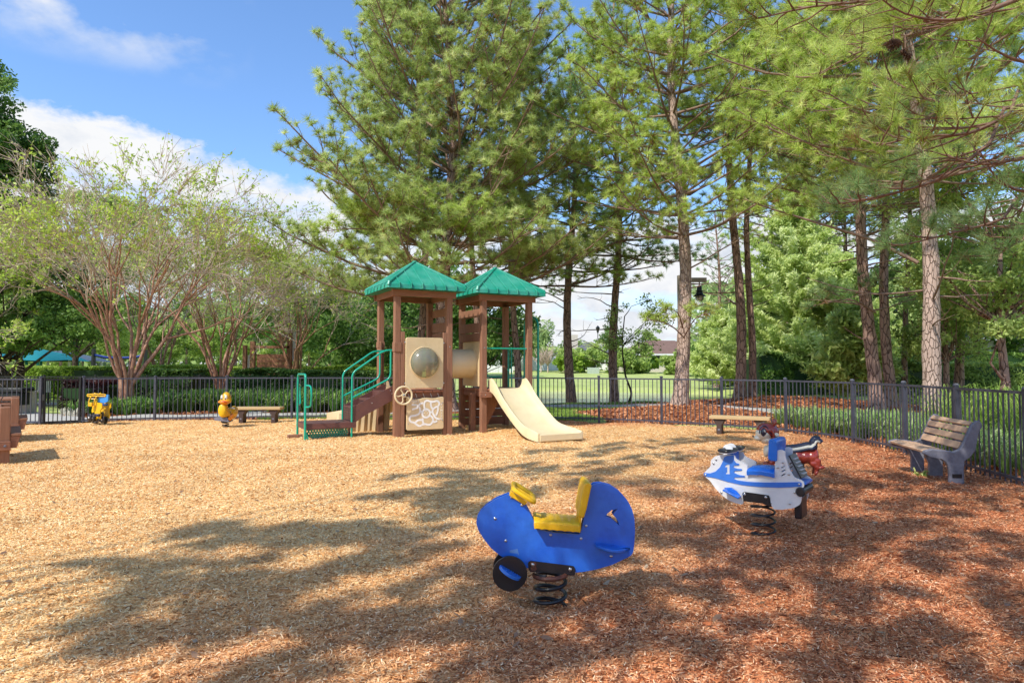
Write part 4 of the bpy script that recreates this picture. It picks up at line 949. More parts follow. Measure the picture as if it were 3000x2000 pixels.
house('low grey roofed house between the trees right of the thick pine', 2055, 96, 9, 8, 2.6, 2.4, 'shingle', 'stucco', (-2, 2))
house('white house glimpsed between trunks at the right', 2830, 44, 9, 6, 3.4, 1.6, 'shingle', 'wvinyl', (-2.5, 0, 2.5))
house('second white house glimpsed at the far right edge', 3060, 42, 7, 6, 3.4, 1.6, 'shingle', 'wvinyl', (-1.5,))
wf = thing('vinyl_fence', 'long white vinyl privacy fence beyond the pond', 'fence', (W(1560, 1075, 95).x, 95, hz(3, 95)))
for i in range(16): MB().box((-12+i*1.9, 0, .95), (1.84, .05, 1.9)).build('fence_panel', 'wvinyl', wf)
for i in range(17): MB().box((-12.95+i*1.9, 0, 1.0), (.13, .13, 2.05)).build('post', 'wvinyl', wf)
wg = thing('vinyl_fence', 'grey white privacy fence behind the small trees left of the play structure slide', 'fence', (W(1420, 1070, 84).x, 84, hz(-3, 84)))
for i in range(4): MB().box((-3+i*1.9, 0, .95), (1.84, .05, 1.9)).build('fence_panel', 'wvinyl', wg)
sl_ = thing('street_lamp', 'thin black street lamp on the far pond bank', 'street lamp', (W(1752, 1090, 88).x, 88, hz(11, 88)))
MB().lathe([(.09, -.1), (.06, .5), (.05, 5.4)], (0, 0, 0), 8).build('pole', 'fenceb', sl_); MB().lathe([(.1, 5.3), (.25, 5.9), (.3, 6.0), (.03, 6.3)], (0, 0, 0), 8).build('lamp_head', 'fenceb', sl_)
el = thing('utility_box', 'small pale green utility box on the far lawn', 'utility box', (W(1738, 1094, 80).x, 80, hz(10, 80)))
MB().box((0, 0, .35), (1.4, .7, .8)).build('cabinet', mat('pale_green_cabinet', (.45, .52, .42), .6), el, .03)
# ============================================================ vegetation generators
def basis(A):
    A = A/np.maximum(np.linalg.norm(A, axis=1, keepdims=True), 1e-9)
    ref = np.where(np.abs(A[:, 2:3]) < .9, [[0, 0, 1.0]], [[1.0, 0, 0]]); X = np.cross(A, ref); X /= np.linalg.norm(X, axis=1, keepdims=True)
    return X, np.cross(A, X), A
def tubes(polys, k=4):
    """polys: list of (points (n,3), radii (n,)) -> V, F"""
    groups = {}
    for P, R in polys: groups.setdefault(len(P), []).append((P, R))
    Vs, Fs, base = [], [], 0
    for n, lst in groups.items():
        P = np.array([a for a, _ in lst], float); R = np.array([r for _, r in lst], float); B = len(lst)
        T = np.empty_like(P); T[:, 1:-1] = P[:, 2:]-P[:, :-2]; T[:, 0] = P[:, 1]-P[:, 0]; T[:, -1] = P[:, -1]-P[:, -2]
        X, Y, _ = basis((P[:, -1]-P[:, 0]))
        T /= np.maximum(np.linalg.norm(T, axis=2, keepdims=True), 1e-9)
        a = X[:, None, :]-T*np.sum(T*X[:, None, :], axis=2, keepdims=True); a /= np.maximum(np.linalg.norm(a, axis=2, keepdims=True), 1e-9); b = np.cross(T, a)
        th = np.arange(k)*2*pi/k
        V = P[:, :, None, :]+R[:, :, None, None]*(np.cos(th)[None, None, :, None]*a[:, :, None, :]+np.sin(th)[None, None, :, None]*b[:, :, None, :])
        idx = np.arange(B*n*k).reshape(B, n, k)+base
        F = np.stack([idx[:, :-1, :], np.roll(idx, -1, 2)[:, :-1, :], np.roll(idx, -1, 2)[:, 1:, :], idx[:, 1:, :]], -1).reshape(-1, 4)
        Vs.append(V.reshape(-1, 3)); Fs.append(F); base += B*n*k
    return np.concatenate(Vs), np.concatenate(Fs)
def tuft_tmpl(n, L, w, seed, lo=15, hi=95, brush=.12):
    g = np.random.default_rng(seed); th = g.uniform(0, 2*pi, n); ph = np.radians(g.uniform(lo, hi, n)**1.0)
    d = np.stack([np.sin(ph)*np.cos(th), np.sin(ph)*np.sin(th), np.cos(ph)], 1); ln = L*g.uniform(.7, 1.1, n)
    X, Y, _ = basis(d); a = g.uniform(0, 2*pi, n)[:, None]; s_ = X*np.cos(a)+Y*np.sin(a)
    o = np.zeros((n, 3)); o[:, 2] = -brush*g.uniform(0, 1, n)*(1-ph/2)
    tip = o+d*ln[:, None]; tip[:, 2] += -.02
    return np.stack([o-s_*w/2, o+s_*w/2, tip], 1)
def tufts(pos, ax, scl, tm, g):
    T = len(pos); X, Y, Z = basis(ax); r = g.uniform(0, 2*pi, T)[:, None]
    X2_, Y2 = X*np.cos(r)+Y*np.sin(r), -X*np.sin(r)+Y*np.cos(r); which = g.integers(0, len(tm), T); out = np.empty((T, tm[0].shape[0], 3, 3))
    for i, t in enumerate(tm):
        m_ = which == i
        if not m_.any(): continue
        Rm = np.stack([X2_[m_], Y2[m_], Z[m_]], 1)*scl[m_][:, None, None]
        out[m_] = np.einsum('nvk,tkj->tnvj', t.reshape(-1, 3, 3).reshape(-1, 3, 3), Rm) if False else np.einsum('nvk,tkj->tnvj', t, Rm)+pos[m_][:, None, None, :]
    return out
def curve(p, d, L, n, g, up=0.0, wob=.15):
    P = [np.array(p, float)]; d = np.array(d, float); d /= np.linalg.norm(d)
    for i in range(n):
        d = d+g.normal(0, wob, 3)/n*1.6+np.array([0, 0, up/n]); d /= np.linalg.norm(d); P.append(P[-1]+d*L/n)
    return np.array(P)
class Pine:
    def __init__(s, seed): s.g = np.random.default_rng(seed); s.polys = []; s.tp = []; s.ta = []; s.ts = []; s.dead = []
    def twig(s, p, d, L, r, dens):
        g = s.g; P = curve(p, d, L, 3, g, .45, .25); s.polys.append((P, np.linspace(r, r*.5, 4)))
        s.tp.append(P[-1]); s.ta.append(P[-1]-P[-2]); s.ts.append(g.uniform(.85, 1.15))
        for t in (1, 2):
            for _ in range(dens):
                if g.random() < .6:
                    q = P[t]+(P[t+1]-P[t])*g.random(); dd = (P[t+1]-P[t])/np.linalg.norm(P[t+1]-P[t])+g.normal(0, .5, 3)+[0, 0, .15]; l = g.uniform(.08, .22); e = q+dd/np.linalg.norm(dd)*l
                    s.tp.append(e); s.ta.append(dd); s.ts.append(g.uniform(.7, 1.05)); s.polys.append((np.array([q, e]), np.array([r*.5, r*.35])))
    def limb(s, P, r0, lat=.42, dens=1, start=.3, bare=False, sp=.34):
        g = s.g; n = len(P); L = np.sum(np.linalg.norm(np.diff(P, axis=0), axis=1)); s.polys.append((P, np.linspace(r0, r0*.22, n)))
        if not bare: s.tp.append(P[-1]); s.ta.append(P[-1]-P[-2]); s.ts.append(1.1)
        k = max(2, int(L*(1-start)/sp)); side = 1
        for i in range(k):
            t = start+(1-start)*(i+g.random()*.7)/k; x = min(t*(n-1), n-1.001); a = int(x); p = P[a]+(P[a+1]-P[a])*(x-a); d = P[a+1]-P[a]; d /= np.linalg.norm(d)
            h = np.cross(d, [0, 0, 1.0]); h /= max(np.linalg.norm(h), 1e-6); side = -side
            dd = d*g.uniform(.5, 1.0)+h*side*g.uniform(.5, 1.1)+np.array([0, 0, g.uniform(-.15, .45)]); l = max(.28, L*lat*(1.05-t)*g.uniform(.6, 1.2))
            if bare:
                s.dead.append((curve(p, dd, l*.9, 3, g, .1, .3), np.linspace(r0*.28, r0*.08, 4))); continue
            if l > .85:
                Q = curve(p, dd, l, 5, g, .4, .22); s.polys.append((Q, np.linspace(r0*.32, r0*.12, 6)))
                s.tp.append(Q[-1]); s.ta.append(Q[-1]-Q[-2]); s.ts.append(1.05); sd = 1
                for j in range(int(l/.24)):
                    u = .25+.75*(j+g.random()*.6)/int(l/.24); y = min(u*5, 4.99); b = int(y); q = Q[b]+(Q[b+1]-Q[b])*(y-b); e = Q[b+1]-Q[b]; e /= np.linalg.norm(e)
                    h2 = np.cross(e, [0, 0, 1.0]); h2 /= max(np.linalg.norm(h2), 1e-6); sd = -sd
                    s.twig(q, e*.8+h2*sd*g.uniform(.3, 1)+np.array([0, 0, g.uniform(-.1, .5)]), g.uniform(.25, .5), .009, dens)
            else: s.twig(p, dd, l, .010, dens)
    def mesh(s, root, tm, m, mlimb='limb', k=4, tscale=1.0, yoff=0.0):
        g = s.g; pos = np.array(s.tp); ax = np.array(s.ta); sc_ = np.array(s.ts)*tscale
        T = tufts(pos, ax+np.array([0, 0, .12]), sc_, tm, g); nn = T.shape[1]; V = T.reshape(-1, 3); F = np.arange(len(V)).reshape(-1, 3)
        zz = (pos[:, 2]-pos[:, 2].min())/max(1e-6, np.ptp(pos[:, 2])); var = np.clip(g.normal(.45, .22, len(pos)), 0, 1)
        v = np.repeat(var, nn)+g.normal(0, .12, len(F)); v = np.clip(v+yoff, 0, 1)
        o = np_obj('needles', V, [F], m, root, v)
        V, F = tubes(s.polys+s.dead, k); np_obj('branches', V, [F], mlimb, root, smooth=True)
        return o
TM = [tuft_tmpl(44, .25, .014, i) for i in range(6)]
TMF = [tuft_tmpl(26, .26, .020, 20+i) for i in range(5)]
TMN = [tuft_tmpl(64, .21, .005, 40+i, 10, 80, .16) for i in range(6)]
TMM = [tuft_tmpl(54, .21, .0075, 60+i) for i in range(6)]
def trunk_mesh(root, path, r0, r1, m, k=16, flare=1.5, seed=0, nm='trunk'):
    g = np.random.default_rng(seed); P = np.array([tuple(v) for v in cr(path, 8, False)], float); n = len(P); zt = np.linspace(0, 1, n)
    R = r0+(r1-r0)*zt; R = R*(1+(flare-1)*np.exp(-(P[:, 2]-P[0, 2])/.35)); V, F = tubes([(P, R)], k)
    dn = g.normal(0, 1, len(V)); c = np.repeat(P, k, 0); d = V-c; V = c+d*(1+.05*dn[:, None])
    return np_obj(nm, V, [F], m, root, smooth=True)
def pine(label, x, y, hgt, lo, rad, tr, seed, m='needle', bark='barkD', lean=(0, 0), nwh=None, tm=None, per=4, dead=3, prof=None, base=None, dens=1, split=None, group='pines beyond the fence', lat=.42, tscale=1.0, up=.55, name='pine_tree', droop=0.0, dirs=None, sp=.27, zb=None):
    zb = hz(x, y) if zb is None else zb
    t = thing(name, label, 'tree', (x, y, zb-.08), 0, group); g = np.random.default_rng(seed)
    tx = lambda z: np.array([lean[0]*z/hgt+.17*sin(z*.5+seed), lean[1]*z/hgt+.1*cos(z*.43+seed), z])
    trunk_mesh(t, [Vector(tx(z)-(tx(0)*[1, 1, 0])) for z in np.linspace(0, hgt, 9)], tr, .035, bark, seed=seed); off = tx(0)*[1, 1, 0]
    pn = Pine(seed); nwh = nwh or max(5, int((hgt-lo)/.62))
    for i in range(nwh):
        f = (i+.3)/nwh; z = lo+(hgt-lo)*f; r = rad*(prof(f) if prof else (.55+.45*sin(pi*min(f*1.1+.12, 1)))*(1-f)**.45+.12)
        a0 = g.uniform(0, 2*pi)
        for j in range(per):
            a = a0+2*pi*j/per+g.normal(0, .25)
            if dirs is not None:
                w_ = dirs(a, f)
                if w_ <= .05: continue
            else: w_ = 1
            el = (-.05-droop+f*.75)+g.normal(0, .12); d = np.array([cos(a)*cos(el), sin(a)*cos(el), sin(el)]); L = r*w_*g.uniform(.75, 1.15)
            P = curve(tx(z)-off, d, L, 6, g, up*.8, .22); pn.limb(P, .012+.0085*L, dens=dens, start=.28 if L > 1.2 else .15, lat=lat, sp=sp)
    for i in range(dead):
        z = g.uniform(lo*.35, lo*1.1); a = g.uniform(0, 2*pi); P = curve(tx(z)-off, [cos(a), sin(a), g.uniform(-.1, .4)], g.uniform(.6, rad*.75), 5, g, .2, .3); pn.limb(P, .028, bare=True, start=.35, sp=.5)
    pn.mesh(t, tm or TM, m, tscale=tscale)
    return t
def leafquads(cen, sz, g, flat=0.0, elong=1.6):
    n = len(cen); a = g.normal(0, 1, (n, 3)); a[:, 2] *= (1-flat*.6); a /= np.linalg.norm(a, axis=1, keepdims=True); b = g.normal(0, 1, (n, 3)); b -= a*np.sum(a*b, 1, keepdims=True); b /= np.linalg.norm(b, axis=1, keepdims=True)
    s_ = (sz*g.uniform(.6, 1.25, n))[:, None]; V = np.stack([cen-a*s_*elong/2, cen+b*s_*.36, cen+a*s_*elong/2, cen-b*s_*.36], 1).reshape(-1, 3)
    return V, np.arange(4*n).reshape(-1, 4)
def broad(label, x, y, trunk_path, r0, clumps, nleaf, lsz, m, bark, seed, group=None, cat='tree', name='broadleaf_tree', limbs=True, zb=None, crad=(.5, .9), twigs=3, r1=.05, bk=None):
    """clumps: array (n,3) local centres"""
    zb = hz(x, y) if zb is None else zb
    t = thing(name, label, cat, (x, y, zb-.05), 0, group); g = np.random.default_rng(seed)
    if trunk_path: trunk_mesh(t, [Vector(p) for p in trunk_path], r0, r1, bark, 10, 1.4, seed)
    polys = []; cen = []; var = []; C = np.array(clumps, float); tp = np.array(trunk_path if trunk_path else [(0, 0, 0), (0, 0, .1)], float)
    for c in C:
        if limbs:
            cand = tp[np.argmin(np.linalg.norm(tp-c*[1, 1, .7], axis=1))]; a = cand; mid = (a+c)/2+g.normal(0, .15, 3)+[0, 0, -.1*np.linalg.norm(c-a)*.3]
            polys.append((np.array([a, a*.6+mid*.4+g.normal(0, .05, 3), mid, c]), np.array([r0*.4, r0*.3, r0*.2, .012])))
        R = g.uniform(*crad); nsub = 5
        for _ in range(nsub):
            sc2 = c+g.normal(0, .42, 3)*R*[1, 1, .7]; k_ = nleaf//nsub; q = g.normal(0, 1, (k_, 3)); q /= np.linalg.norm(q, axis=1, keepdims=True); q *= (g.uniform(.1, 1, k_)**.5)[:, None]*R*.5*[1, 1, .75]
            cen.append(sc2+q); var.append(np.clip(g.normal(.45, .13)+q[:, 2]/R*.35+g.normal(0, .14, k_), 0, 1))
            if twigs and limbs: polys.append((np.array([c, (c+sc2)/2+g.normal(0, .05, 3), sc2+(sc2-c)*.3]), np.array([.012, .009, .004])))
    cen = np.concatenate(cen); V, F = leafquads(cen, lsz, g); np_obj('crown', V, [F], m, t, np.concatenate(var))
    if polys: V, F = tubes(polys, 4); np_obj('branches', V, [F], bk or bark, t, smooth=True)
    return t
def ell(g, n, c, r, shell=.5):
    q = g.normal(0, 1, (n, 3)); q /= np.linalg.norm(q, axis=1, keepdims=True); q *= (g.uniform(shell, 1, n)**.6)[:, None]; return q*np.array(r)+np.array(c)
# crepe myrtle: vase of stems that fork repeatedly
def myrtle(label, x, y, hgt, spread, seed, nst=9, leaf=1.0, m='leafM', gx=0.0, twigm='twig', depth=5, zb=None):
    zb = hz(x, y) if zb is None else zb
    t = thing('crepe_myrtle', label, 'tree', (x, y, zb-.05), 0, 'crepe myrtles behind the left fence'); g = np.random.default_rng(seed); thick, thin, ends = [], [], []
    def rec(p, d, L, r, k):
        n = 5 if k < 2 else 3; P = curve(p, d, L, n, g, .10, .26); R = np.linspace(r, r*.74, n+1); (thick if r > .02 else thin).append((P, R))
        e = P[-1]; dd = (P[-1]-P[-2]); dd /= np.linalg.norm(dd)
        if k == depth-1 and g.random() < .5 or k == depth: ends.append((P[0], P[-1], L))
        if k >= depth: return
        for _ in range(2 if g.random() < .60 else 3):
            nd = dd+g.normal(0, .24 if k < 2 else .34, 3); rr = np.hypot(e[0], e[1]); nd[:2] += .08*e[:2]/max(rr, .4); nd[0] += gx*.1
            if e[2] > hgt*.85: nd[2] -= .3
            rec(e, nd, L*g.uniform(.70, .92), r*.60, k+1)
    for i in range(nst):
        a = 2*pi*i/nst+g.normal(0, .25); q = spread*(g.uniform(.25, 1.0) if i % 3 else g.uniform(.8, 1.25)); c0 = np.array([cos(a)*.13, sin(a)*.13, 0]); c1 = c0*1.25+np.array([0, 0, g.uniform(.7, 1.2)]); r0 = hgt*.0064*g.uniform(.8, 1.25)
        thick.append((np.array([c0, (c0+c1)/2+g.normal(0, .01, 3), c1]), np.array([r0*1.25, r0*1.1, r0])))
        rec(c1, [cos(a)*q, sin(a)*q, 1.0], hgt*g.uniform(.18, .23), r0, 0)
    V, F = tubes(thick, 8); np_obj('trunk', V, [F], 'myrtle', t, smooth=True)
    V, F = tubes(thin, 3); np_obj('branches', V, [F], twigm, t, smooth=True)
    ext = []; cen = []; var = []
    for a, b, L in ends:
        for _ in range(4):
            o = a+(b-a)*g.uniform(.2, 1); d2 = (b-a)/max(np.linalg.norm(b-a), 1e-6)+g.normal(0, .45, 3); ln = L*g.uniform(.3, .7); tip = o+d2*ln; ext.append((np.array([o, tip]), np.array([.008, .004])))
            k_ = g.poisson(4.5*leaf*(1.5 if b[2] > hgt*.62 else .75 if b[2] > hgt*.4 else .3)*(1.6 if float(vnoise(b[0]+b[2]*.7, b[1]+b[2], .8, seed)) > .5 else .25))
            if k_: c_ = o+(tip-o)*g.uniform(.2, 1.15, (k_, 1))+g.normal(0, .06, (k_, 3)); cen.append(c_); var.append(np.clip(g.normal(.5, .2)+g.normal(0, .15, k_), 0, 1))
    V, F = tubes(ext, 3); np_obj('twigs', V, [F], twigm, t)
    cen = np.concatenate(cen); V, F = leafquads(cen, .08, g); np_obj('leaves', V, [F], m, t, np.concatenate(var)); print('myrtle', label[:20], len(ends), len(cen))
    return t
def strapclump(P, g, n, L, w):
    """arching blades from base points P"""
    B = np.repeat(P, n, 0); k = len(B); a = g.uniform(0, 2*pi, k); l = L*g.uniform(.55, 1.15, k); out = g.uniform(.15, .75, k); c, s_ = np.cos(a), np.sin(a)
    b0 = B+np.stack([c*.05, s_*.05, np.zeros(k)], 1); p1 = b0+np.stack([c*l*out*.35, s_*l*out*.35, l*.55], 1); p2 = b0+np.stack([c*l*out*.8, s_*l*out*.8, l*.85*(1.05-out*.35)], 1); p3 = b0+np.stack([c*l*out*1.3, s_*l*out*1.3, l*(.95-out*.65)], 1)
    sd = np.stack([-s_, c, np.zeros(k)], 1)*w/2; V = np.stack([b0-sd*.7, b0+sd*.7, p1-sd, p1+sd, p2-sd*.8, p2+sd*.8, p3], 1).reshape(-1, 3)
    o = np.arange(k)*7; F4 = np.concatenate([np.stack([o, o+1, o+3, o+2], 1), np.stack([o+2, o+3, o+5, o+4], 1)]); F3 = np.stack([o+4, o+5, o+6], 1); v = np.clip(g.normal(.5, .22, k), 0, 1)
    return V, [F4, F3], np.concatenate([v*.7, v, np.clip(v+.15, 0, 1)])
# ============================================================ vegetation placed
X = lambda px, d: W(px, 1074, d).x
Zt = lambda py, d: W(1500, py, d).z
# --- pines behind the play structure
pine('huge broad pine rising behind the play structure towers', X(1318, 22), 22, 17.5, 3.6, 6.2, .24, 3, 'needle', per=6, nwh=22, dens=2, sp=.3, dead=3, prof=lambda f: 1.06-.42*f if f < .75 else .75-(f-.75)*1.9, lean=(-.15, 0), tscale=1.05, up=.75, lat=.46)
pine('slim reddish pine trunk seen between the posts of the left tower', X(1219, 26), 26, 15, 7, 3.0, .17, 5, 'needleD', 'barkD', per=4, dead=7)
pine('dark thin pine trunk just right of the left roof peak', X(1268, 27), 27, 14, 6.5, 2.6, .12, 6, 'needleD', 'barkD', per=4, dead=6)
pine('dark pine trunk seen between the two green roofs and boards', X(1397, 25), 25, 14.5, 6, 3.0, .14, 7, 'needleD', 'barkD', per=4, dead=7)
pine('thin dark pine standing behind the green climbing arch', X(1522, 25), 25, 14, 5.5, 3.2, .14, 8, 'needle', 'barkD', per=4, dead=9)
# --- pines right of the play structure
pine('pine with a low yellow green tuft, first one right of the slide', X(1677, 27.5), 27.5, 15.6, 5.2, 4.6, .21, 9, 'needleY', 'barkD', per=5, dead=6, lean=(.1, 0))
pine('pine second from the slide beside the bare small pond tree', X(1801, 27.5), 27.5, 18, 5.8, 4.2, .20, 10, 'needleB', 'barkD', per=5, dead=8)
pine('thickest pine with pale sunlit bark in front of the lamp post', X(1991, 20.6), 20.6, 18, 5.2, 4.6, .225, 12, 'needleY', 'barkL', per=6, dens=2, dead=6, lean=(-.25, 0), up=.6)
pine('dark straight pine on the mulch mound left of its leaning twin', X(2165, 24), 24, 18, 9.5, 3.4, .19, 13, 'needle', 'barkD', per=5, dead=10, lean=(-.1, .1))
pine('slimmer leaning pine on the mulch mound right of its twin', X(2203, 24.5), 24.5, 17, 9.5, 3.0, .14, 14, 'needleB', 'barkD', per=5, dead=10, lean=(.5, 0))
pine('tall red barked pine left of its darker neighbour behind the right fence', X(2572, 19), 19, 18, 6.0, 4.2, .19, 15, 'needle', 'barkD', dens=2, per=5, dead=9, lean=(-.35, 0))
pine('darker pine close beside the tall red barked one', X(2613, 21), 21, 17, 6.4, 3.6, .165, 16, 'needleD', 'barkD', per=5, dead=8, lean=(-.2, 0))
pine('thin dark pine between the red barked pines and the pale one', X(2652, 23), 23, 13, 6.5, 2.6, .10, 17, 'needleD', 'barkD', per=4, dead=6)
pine('big pale barked pine leaning left behind the park bench', X(2728, 14.6), 14.6, 17, 5.6, 4.4, .195, 18, 'needleY', 'barkL', per=6, dens=2, dead=9, lean=(-1.0, 0), up=.5)
pine('dark pine trunk right of the pale leaning pine', X(2800, 22), 22, 15, 7, 3.4, .15, 19, 'needleD', 'barkD', per=4, dead=4)
pine('pine whose pale crown fills the top between the two clusters of trunks', X(2335, 40), 40, 22, 8.5, 6.0, .17, 21, 'needleY', 'barkD', per=5, dead=5)
pine('pine with fine green crown at the back right', X(2480, 42), 42, 20, 7.5, 6.0, .17, 22, 'needle', 'barkD', per=5, dead=5)
pine('distant pine with small round crown seen right of the lamp', X(2100, 48), 48, 13, 3.5, 3.4, .2, 23, 'needleB', 'barkD', per=5, tm=TMF, dead=2, sp=.5)
# low branches guided by eye: tufts hanging in front of trunks
def bough(label, base, limbs, seed, m='needleY', tm=None, dens=1, tr=None, trunk=None, group='low pine boughs', sp=.3, r0=.03, mk='limb', tscale=1.0, lat=.5, start=.2):
    t = thing('pine_bough', label, 'bough', base, 0, group); b = Vector(base); pn = Pine(seed)
    for L_ in limbs:
        P = np.array([tuple(Vector(p)-b) for p in cr(L_, 3, False)]); pn.limb(P, r0, dens=dens, start=start, lat=lat, sp=sp)
    pn.mesh(t, tm or TM, m, mk, tscale=tscale); return t
bough('yellow green low bough crossing the trunk of the thick pine', W(2000, 900, 20.2), [[W(2005, 990, 20.2), W(1960, 950, 19.6), W(1890, 935, 19.2)], [W(2005, 985, 20.2), W(2040, 930, 19.5), W(2090, 915, 19.2)], [W(2000, 960, 20.1), W(1985, 915, 19.0), W(1950, 905, 18.6)]], 31, sp=.2, tscale=.95)
bough('yellow green low bough in front of the first pine right of the slide', W(1677, 760, 27), [[W(1677, 775, 27.2), W(1620, 745, 26.6), W(1560, 720, 26.2)], [W(1677, 775, 27.2), W(1730, 745, 26.6), W(1795, 725, 26.2)], [W(1677, 760, 27.2), W(1690, 720, 26.2), W(1640, 700, 26)], [W(1677, 760, 27.2), W(1725, 715, 26.2), W(1760, 690, 26)]], 32, sp=.2, tscale=1.2)
bough('broad yellow green low boughs of the huge pine just above the green roofs', W(1318, 700, 21.8), [[W(1318, 760, 21.8)]+[W(*p) for p in L_] for L_ in ([(1200, 700, 20.8), (1060, 670, 20.2), (930, 680, 19.8)], [(1230, 690, 20.6), (1120, 640, 19.8), (1010, 620, 19.4)], [(1290, 680, 20.2), (1240, 620, 19.2), (1170, 590, 18.8)], [(1350, 690, 20.4), (1380, 640, 19.2), (1420, 600, 18.8)], [(1400, 700, 20.6), (1480, 650, 20), (1570, 640, 19.8)], [(1240, 720, 21), (1100, 720, 20.8), (980, 740, 20.6)], [(1360, 720, 20.6), (1450, 700, 20), (1530, 710, 19.8)])], 35, sp=.2, r0=.04, dens=2)
bough('lemon green bough reaching left across the dark twin pines', W(2560, 690, 18.8), [[W(2690, 770, 15), W(2560, 705, 15.4), W(2420, 660, 15.6), W(2270, 615, 15.8), W(2170, 580, 15.8)]], 33, sp=.26, r0=.05, lat=.28, start=.45)
bough('dark low bough left of the red barked pine', W(2560, 900, 18.8), [[W(2565, 915, 18.9), W(2500, 880, 18.4), W(2430, 885, 18), W(2370, 900, 17.8)]], 34, 'needleD', sp=.22)
# near pine just outside the right edge whose boughs overhang
npt = thing('pine_tree', 'near pine outside the right edge whose long boughs hang into the top right corner', 'tree', (7.9, 5.6, 0), 0, 'pines beyond the fence'); b0 = Vector((7.9, 5.6, 0))
trunk_mesh(npt, [Vector((0, 0, z)) for z in range(0, 15, 2)], .24, .06, 'barkL', seed=4); pn = Pine(44)
boughs = ([(7.9, 5.6, 3.2), W(3050, 300, 6.6), W(2900, 420, 6.2), W(2760, 520, 6.0), W(2600, 570, 5.9), W(2440, 600, 5.9)],
           [(7.9, 5.6, 2.6), W(3080, 560, 7.2), W(2940, 640, 7.0), W(2800, 680, 6.9), W(2640, 720, 6.9)],
           [(7.9, 5.6, 2.3), W(3100, 650, 7.0), W(3000, 700, 6.9), W(2900, 760, 6.8)],
           [(7.9, 5.6, 3.4), W(3100, 230, 6.2), W(2960, 330, 5.8), W(2840, 390, 5.5), W(2700, 400, 5.3), W(2560, 430, 5.2)],
           [(7.9, 5.6, 4.2), W(3050, -40, 5.8), W(2900, 40, 5.4), W(2780, 75, 5.2), W(2680, 50, 5.0)],
           [(7.9, 5.6, 4.6), W(3000, -160, 6.5), W(2800, -60, 6.2), W(2560, 0, 6.0), W(2380, 20, 5.9), W(2200, 60, 5.9)],
           [(7.9, 5.6, 4.6), W(3000, -60, 7.5), W(2700, 90, 7.4), W(2500, 160, 7.3), W(2380, 230, 7.2)],
           [(7.9, 5.6, 2.9), W(3080, 420, 7.6), W(2920, 480, 7.6), W(2780, 470, 7.6), W(2650, 500, 7.6)])
for gi, (grp_, mm) in enumerate(((boughs[:3], 'needleB'), (boughs[3:], 'needleY'))):  # shaded boughs get blue-green needles, lit ones yellow: light put into the colour
    pn = Pine(44+gi)
    for L_ in grp_:
        P = np.array([tuple(Vector(p)-b0) for p in cr(L_, 3, False)]); pn.limb(P, .026, dens=1, start=.22, lat=.26, sp=.21)
    if gi:
        for i in range(8):
            a = rng.uniform(-1.1, 1.2); z = 6.2+i*.9; P = curve([0, 0, z], [cos(a), sin(a), .3], 2.8-i*.1, 6, pn.g, .4, .2); pn.limb(P, .04, lat=.4)
    pn.mesh(npt, TMN, mm, 'limbR')
bl = thing('bare_bough', 'bare reddish twiggy bough hanging at the top right corner', 'bough', (6.5, 6, 3), 0, 'bare reddish boughs'); pb = Pine(45)
for L_ in ([W(3120, -60, 5.2), W(2900, 30, 4.9), W(2780, 60, 4.8), W(2650, 40, 4.7), W(2560, -20, 4.6)], [W(3120, 210, 5.2), W(2960, 170, 5.0), W(2860, 110, 4.8)]):
    P = np.array([tuple(Vector(p)-bl.location) for p in cr(L_, 3, False)]); pb.limb(P, .022, bare=True, start=.15, sp=.14, lat=.4)
V, F = tubes(pb.polys+pb.dead+[(curve(q[-1], q[-1]-q[0], .25, 3, pb.g, 0, .5), np.linspace(.004, .002, 4)) for q, _ in pb.dead], 4); np_obj('branches', V, [F], 'limbR', bl, smooth=True)
bl = thing('bare_bough', 'bare reddish twiggy bough at the right edge above the oaks', 'bough', (6.5, 6, 2.5), 0, 'bare reddish boughs'); pb = Pine(46)
for L_ in ([W(3120, 440, 6.2), W(2960, 470, 6.0), W(2860, 480, 5.9), W(2720, 440, 5.8)], [W(3120, 520, 6.4), W(3000, 560, 6.2), W(2920, 520, 6.1), W(2870, 440, 6.0)]):
    P = np.array([tuple(Vector(p)-bl.location) for p in cr(L_, 3, False)]); pb.limb(P, .022, bare=True, start=.1, sp=.14, lat=.45)
V, F = tubes(pb.polys+pb.dead+[(curve(q[-1], q[-1]-q[0], .25, 3, pb.g, 0, .5), np.linspace(.004, .002, 4)) for q, _ in pb.dead], 4); np_obj('branches', V, [F], 'limbR', bl, smooth=True)
# pine cones
for i, (px, py, an_) in enumerate(((2618, 132, 70), (2652, 160, 130))):
    c = W(px, py, 5.0); t = thing('pine_cone', ['upper open pine cone hanging on the near bough', 'lower open pine cone hanging right below the other'][i], 'pine cone', c, 0, 'pine cones on the near bough'); q = MB(); R = Matrix.Rotation(RAD(an_), 3, 'Y')
    for j in range(70):
        f = j/70; a = j*2.4; z = -.05+f*.1; rr = .030*sin(pi*min(1, f*.8+.18))**.8; p_ = Vector((rr*cos(a), rr*sin(a), z)); d = Vector((cos(a), sin(a), .35)); s_ = Vector((-sin(a), cos(a), 0))
        q.add([R @ (p_*.5-s_*.004), R @ (p_*.5+s_*.004), R @ (p_+d*.014+s_*.008), R @ (p_+d*.018), R @ (p_+d*.014-s_*.008)], [(0, 1, 2, 3, 4)])
    q.ball((0, 0, 0), (.014, .014, .05), 10, 8, R); q.build('scales', 'cone', t, smooth=0)
    t2 = MB(); t2.tube([(0, 0, 0), (.01, .01, .16)], .005, 5); t2.build('stalk', 'limb', t)
